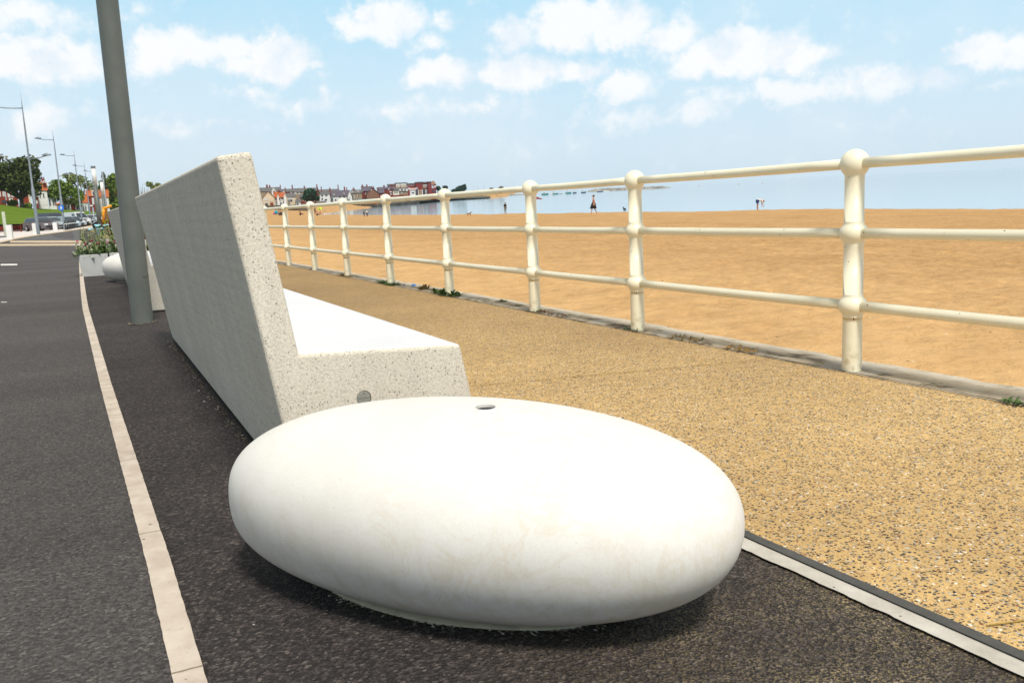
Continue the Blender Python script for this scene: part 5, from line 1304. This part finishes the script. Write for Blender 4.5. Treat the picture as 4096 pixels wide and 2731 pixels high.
def person(loc, rz, h_, pose, top, bottom, label, hair=(.06, .035, .02), skirt=False, longlegs=True, fingers=True, name='person', sleeves=True):
    """built facing +X; pose gives joint positions for a 1.0 tall figure"""
    t = empty(name, tuple(loc), rz, label, 'person')
    P0 = dict(pel=(0, 0, .53), wa=(0, 0, .62), ch=(.005, 0, .74), ne=(.0, 0, .835), hd=(.012, 0, .90), tp=(.008, 0, .955), shl=(0, .105, .80), shr=(0, -.105, .80), ell=(-.01, .13, .64), elr=(-.01, -.13, .64),
              wrl=(.03, .14, .50), wrr=(.03, -.14, .50), hil=(0, .055, .51), hir=(0, -.055, .51), knl=(.01, .06, .285), knr=(.01, -.06, .285), anl=(-.01, .06, .04), anr=(-.01, -.06, .04), tol=(.09, .065, .015), tor=(.09, -.065, .015))
    P0.update(pose); J = []; ix = {}
    R_ = dict(pel=.072, wa=(.062, .07), ch=(.066, .085), ne=.030, hd=(.048, .042), tp=.034, shl=.036, shr=.036, ell=.024, elr=.024, wrl=.016, wrr=.016, hil=.052, hir=.052, knl=.034, knr=.034, anl=.022, anr=.022, tol=.016, tor=.016)
    for k, v in P0.items():
        ix[k] = len(J); r = R_[k]; r = tuple(q * h_ for q in r) if hasattr(r, '__len__') else r * h_; J.append((v[0] * h_, v[1] * h_, v[2] * h_, r))
    E_ = [('pel', 'wa'), ('wa', 'ch'), ('ch', 'ne'), ('ne', 'hd'), ('hd', 'tp'), ('ch', 'shl'), ('ch', 'shr'), ('shl', 'ell'), ('shr', 'elr'), ('ell', 'wrl'), ('elr', 'wrr'), ('pel', 'hil'), ('pel', 'hir'), ('hil', 'knl'), ('hir', 'knr'), ('knl', 'anl'), ('knr', 'anr'), ('anl', 'tol'), ('anr', 'tor')]
    ED = [(ix[a], ix[b]) for a, b in E_]
    nose = Vector(P0['hd']); J.append(((nose.x + .052) * h_, nose.y * h_, (nose.z - .004) * h_, .008 * h_)); ED.append((ix['hd'], len(J) - 1))
    for w_, e in (('wrl', 'ell'), ('wrr', 'elr')):
        a = Vector(P0[w_]); dr = (a - Vector(P0[e])).normalized(); sd = dr.cross(Vector((1, 0, .2))).normalized(); pal = a + dr * .045
        J.append((*(pal * h_), .017 * h_)); pi_ = len(J) - 1; ED.append((ix[w_], pi_))
        if fingers:
            for k in range(4):
                f_ = pal + dr * (.045 - .004 * abs(k - 1.3)) + sd * (k - 1.5) * .011; J.append((*(f_ * h_), .0052 * h_)); ED.append((pi_, len(J) - 1))
            f_ = a + dr * .04 + sd * -.030; J.append((*(f_ * h_), .0058 * h_)); ED.append((ix[w_], len(J) - 1))
    skinmesh('body', J, ED, SKIN, t)
    def cloth(nm, keys, edges, grow, mat, ends={}):
        JJ = []; id_ = {}
        for k in keys:
            v = Vector(P0[k]) if k not in ends else Vector(ends[k]); r = R_.get(k, .04) if not k.startswith('x') else .045
            r = tuple(q * grow * h_ for q in r) if hasattr(r, '__len__') else r * grow * h_; id_[k] = len(JJ); JJ.append((v.x * h_, v.y * h_, v.z * h_, r))
        return skinmesh(nm, JJ, [(id_[a], id_[b]) for a, b in edges], mat, t)
    kk = ['pel', 'wa', 'ch', 'shl', 'shr'] + (['ell', 'elr'] if sleeves else [])
    cloth('shirt', kk, [('pel', 'wa'), ('wa', 'ch'), ('ch', 'shl'), ('ch', 'shr')] + ([('shl', 'ell'), ('shr', 'elr')] if sleeves else []), 1.17, top)
    if skirt:
        mb = MB(); a = Vector(P0['wa']); b = (Vector(P0['knl']) + Vector(P0['knr'])) / 2; N_ = 20; vs = []
        for u, r in ((0, .07), (.3, .095), (.7, .12), (1, .14)):
            c = a.lerp(b, u)
            for k in range(N_): vs.append(((c.x + r * (1.25 if u > .2 else 1) * math.cos(2 * PI * k / N_) + .006 * math.sin(k * 2.5)) * h_, (c.y + r * .85 * math.sin(2 * PI * k / N_)) * h_, c.z * h_))
        mb.add(vs, [(j * N_ + k, j * N_ + (k + 1) % N_, (j + 1) * N_ + (k + 1) % N_, (j + 1) * N_ + k) for j in range(3) for k in range(N_)]); mb.build('skirt', bottom, t, smooth=True)
    else:
        ends = {} if longlegs else {k: Vector(P0['hi' + k[2]]).lerp(Vector(P0['kn' + k[2]]), .85) for k in ('knl', 'knr')}
        ks = ['pel', 'hil', 'hir', 'knl', 'knr'] + (['anl', 'anr'] if longlegs else [])
        cloth('trousers' if longlegs else 'shorts', ks, [('pel', 'hil'), ('pel', 'hir'), ('hil', 'knl'), ('hir', 'knr')] + ([('knl', 'anl'), ('knr', 'anr')] if longlegs else []), 1.2, bottom, ends)
    hdv = Vector(P0['hd']); tpv = Vector(P0['tp']); c = hdv.lerp(tpv, .55) - (Vector((.016, 0, 0)))
    mb = MB(); mb.ball((c.x * h_, c.y * h_, c.z * h_), .056 * h_, 12, 8, 1.05); mb.build('hair', plain('hair_%d' % int(hair[0] * 1000), hair, .8), t, smooth=True)
    return t


CL = lambda n, c: plain('cloth_' + n, c, .9, .1, var=.1, scale=8)
BLK, PNK, WHT, BLU, GRY, TL, NV = CL('black', (.015, .015, .018)), CL('pink', (.62, .25, .25)), CL('white', (.78, .76, .76)), CL('blue', (.05, .09, .28)), CL('grey', (.22, .22, .21)), CL('teal', (.03, .25, .28)), CL('navy', (.02, .025, .06))
walk = dict(knl=(.10, .05, .30), anl=(.14, .05, .05), tol=(.22, .05, .03), knr=(-.04, -.05, .29), anr=(-.17, -.05, .07), tor=(-.10, -.05, .02), elr=(-.04, -.13, .65), wrr=(.02, -.14, .52), ell=(-.03, .13, .65), wrl=(-.04, .14, .50))
sit = dict(pel=(0, 0, .08), wa=(-.01, 0, .17), ch=(.0, 0, .29), ne=(.01, 0, .385), hd=(.025, 0, .45), tp=(.022, 0, .505), shl=(0, .105, .35), shr=(0, -.105, .35), ell=(.06, .14, .21), elr=(.06, -.14, .21), wrl=(.19, .10, .20), wrr=(.19, -.10, .20),
           hil=(.02, .055, .08), hir=(.02, -.055, .08), knl=(.22, .08, .20), knr=(.22, -.08, .20), anl=(.36, .07, .04), anr=(.36, -.07, .04), tol=(.44, .07, .03), tor=(.44, -.07, .03))
bend = dict(pel=(-.02, 0, .52), wa=(.06, 0, .575), ch=(.19, 0, .58), ne=(.285, 0, .545), hd=(.34, 0, .50), tp=(.385, 0, .47), shl=(.24, .10, .55), shr=(.24, -.10, .55), ell=(.27, .10, .38), elr=(.27, -.10, .38), wrl=(.27, .08, .22), wrr=(.31, -.08, .22))
BAG = []
person(W(2376, 858, 74), RZ + PI, 1.66, walk, PNK, BLK, 'woman striding left along the sand in a pink top and black skirt', skirt=True, sleeves=False)
person(W(2022, 855, 124), RZ + .9, 1.62, {}, BLK, GRY, 'person in a dark jacket standing alone at the edge of the sand', sleeves=True)
person(W(3030, 841, 80), RZ, 1.62, bend, WHT, BLU, 'person in a white shirt and blue shorts bending down to touch the sand', longlegs=False, hair=(.25, .12, .05))
person(W(1457, 868.5, 152), RZ + .4, 1.40, {}, TL, NV, 'left one of a couple by the water, with a teal backpack', name='person')
person(W(1469, 868, 152), RZ + PI - .4, 1.25, {}, WHT, NV, 'right one of a couple by the water, in a white top')
person(W(1481, 840, 235), RZ, 1.2, walk, WHT, GRY, 'child in white walking on the far beach near the sea wall')
person(W(1443, 829, 292), RZ, 1.0, {}, PNK, PNK, 'tiny figure in pink before the far sea wall')
person(W(1510, 826, 300), RZ, 1.0, {}, WHT, GRY, 'tiny figure in white before the far sea wall')
person(W(1116, 861, 150), RZ, 1.45, sit, GRY, NV, 'person in grey sitting in the leftmost beach group')
person(W(1124, 861.5, 148), RZ - 1.2, 1.45, sit, BLK, NV, 'person in black sitting in the middle of the leftmost beach group')
person(W(1131, 861, 150), RZ + 2.2, 1.45, sit, NV, BLK, 'person in navy sitting at the right end of the leftmost beach group')
person(W(1201, 861, 150), RZ, 1.5, sit, BLK, BLK, 'person in black sitting alone on the sand between the rail posts')
person(W(1199, 847, 200), RZ, .9, {}, CL('brown', (.3, .15, .1)), NV, 'tiny child standing behind the lone sitting person')
person(W(1214, 843, 215), RZ + 1, .9, sit, BLK, BLK, 'tiny figure in black crouching farther up the beach')
person(W(1261, 858, 155), RZ + .5, 1.35, {}, BLK, BLK, 'person in black standing beside the seventh rail post')
person(W(1268, 862, 150), RZ, 1.4, sit, PNK, NV, 'person in pink sitting beside the standing person in black')
person(W(1281, 855, 165), RZ, 1.0, sit, CL('brown', (.3, .15, .1)), PNK, 'small child in brown and pink sitting by the water')
person(W(1298, 861, 158), RZ, 1.35, dict(sit, elr=(.12, -.12, .36), wrr=(.2, -.12, .46)), WHT, WHT, 'person in white sitting at the water edge with one arm raised')
for px, py, d, r, c, lb in ((1097, 859, 149, .22, (.75, .08, .28), 'pink ball at the left of the leftmost beach group'), (1105, 857.5, 149, .34, (.02, .30, .42), 'round teal beach bag between the pink ball and the people')):
    o = W(px, py, d); mb = MB(); mb.ball((0, 0, r * .9), r, 12, 8); mb.tube([(0, 0, r * 1.7), (r * .3, 0, r * 2.0), (0, .05, r * 1.8)], r * .07, 6); q = mb.build('beach_ball' if c[0] > .5 else 'beach_bag', plain('toy_%d' % int(c[0] * 99), c, .5), smooth=True); q.location = o; tag(q, lb, 'ball' if c[0] > .5 else 'bag')
o = W(1280, 837, 225); t = empty('tent', tuple(o), RZ, 'small bright yellow green beach tent on the far sand', 'tent')
mb = MB(); s_ = 225 / FS; vs = []
for j in range(7):
    a = PI * j / 6
    for i in range(7):
        u = -1 + 2 * i / 6; vs.append((u * 9.5 * s_, -.35 * math.cos(a) * 2 * (1 - .3 * u * u), (7.5 * s_) * math.sin(a) * (1 - .45 * u * u)))
mb.add(vs, [(j * 7 + i, j * 7 + i + 1, (j + 1) * 7 + i + 1, (j + 1) * 7 + i) for j in range(6) for i in range(6)]); mb.build('canopy', plain('lime_cloth', (.50, .72, .02), .7), t, smooth=True)
mb = MB(); mb.box(-.25, .25, -.80, -.72, .02, .28); mb.build('entrance', plain('lime_shade', (.2, .3, .02), .8), t)
o = W(2138, 856, 118); t = empty('beach_parasol', tuple(o), RZ, 'dark red beach parasol behind the third rail post', 'parasol'); s_ = 118 / FS
mb = MB(); N_ = 16; vs = [(0, 0, 72 * s_)] + [(39 * s_ * math.cos(2 * PI * k / N_), 39 * s_ * math.sin(2 * PI * k / N_), (56 + (1.5 if k % 2 else 0)) * s_) for k in range(N_)]
mb.add(vs, [(0, 1 + k, 1 + (k + 1) % N_) for k in range(N_)]); mb.build('canopy', plain('maroon_cloth', (.20, .05, .055), .8, .2), t, fixn=False)
mb = MB(); mb.tube([(0, 0, -.1), (0, 0, 72 * s_)], .025, 6); mb.build('pole', WR, t)
person(W(2106, 857, 118), RZ + .3, 1.3, sit, BLK, GRY, 'person in black sitting in the shade of the dark red parasol')


def dog(loc, rz, h_, mat, label, breed=0):
    t = empty('dog', tuple(loc), rz, label, 'dog')
    J = [(-.42, 0, .62, (.15, .13)), (-.1, 0, .60, (.14, .12)), (.25, 0, .62, (.19, .15)), (.44, 0, .82, .10), (.56, 0, .98, .10), (.72, 0, .93, .06), (.82, 0, .90, .04), (-.58, 0, .72, .04), (-.72, 0, .86 if breed else .56, .03)]
    E_ = [(0, 1), (1, 2), (2, 3), (3, 4), (4, 5), (5, 6), (0, 7), (7, 8)]
    for sg in (-1, 1):
        n = len(J); J += [(-.44, sg * .10, .45, .085), (-.36, sg * .11, .30, .055), (-.50, sg * .11, .16, .035), (-.46, sg * .11, .02, .035), (-.38, sg * .11, .015, .03)]; E_ += [(0, n), (n, n + 1), (n + 1, n + 2), (n + 2, n + 3), (n + 3, n + 4)]
        n = len(J); dx = .06 * sg; J += [(.27, sg * .10, .42, .06), (.26 + dx, sg * .11, .22, .04), (.26 + dx, sg * .11, .03, .035), (.33 + dx, sg * .11, .015, .03)]; E_ += [(2, n), (n, n + 1), (n + 1, n + 2), (n + 2, n + 3)]
    JJ = [(x * h_, y * h_, z * h_, tuple(q * h_ for q in r) if hasattr(r, '__len__') else r * h_) for x, y, z, r in J]
    skinmesh('body', JJ, E_, mat, t)
    for sg in (-1, 1):
        mb = MB(); p = Vector((.52, sg * .08, 1.04)) * h_; mb.tube([tuple(p), tuple(p + Vector((-.05, sg * .05, -.05)) * h_), tuple(p + Vector((-.03, sg * .07, -.16)) * h_)], [.03 * h_, .035 * h_, .015 * h_], 6); mb.build('ear', mat, t, smooth=True)
    return t


dog(W(1877, 864, 112), RZ, .50, CL('brown_fur', (.22, .085, .025)), 'brown dog walking right along the edge of the sand', 0)
dog(W(2498, 847, 84), RZ + 1.9, .44, CL('black_fur', (.012, .014, .014)), 'small black dog standing left of the second rail post', 1)

# ------------------------------------------------------------ thin sea haze in one closed box
M = bpy.data.materials.new('haze_air'); M.use_nodes = True; nt = M.node_tree; nt.nodes.clear()
pv = nt.nodes.new('ShaderNodeVolumePrincipled'); pv.inputs['Color'].default_value = (.86, .93, 1, 1); pv.inputs['Density'].default_value = HAZE; pv.inputs['Anisotropy'].default_value = 0.2
mo = nt.nodes.new('ShaderNodeOutputMaterial'); nt.links.new(pv.outputs[0], mo.inputs['Volume'])
mb = MB(); mb.box(-3800, 3800, -3800, 3800, -14, 75); sc.cycles.volume_bounces = 2; sc.cycles.volume_step_rate = 10; sc.cycles.volume_preview_step_rate = 10
tag(mb.build('haze', M), 'thin pale haze over the sea and the far town', None, None, 'stuff')
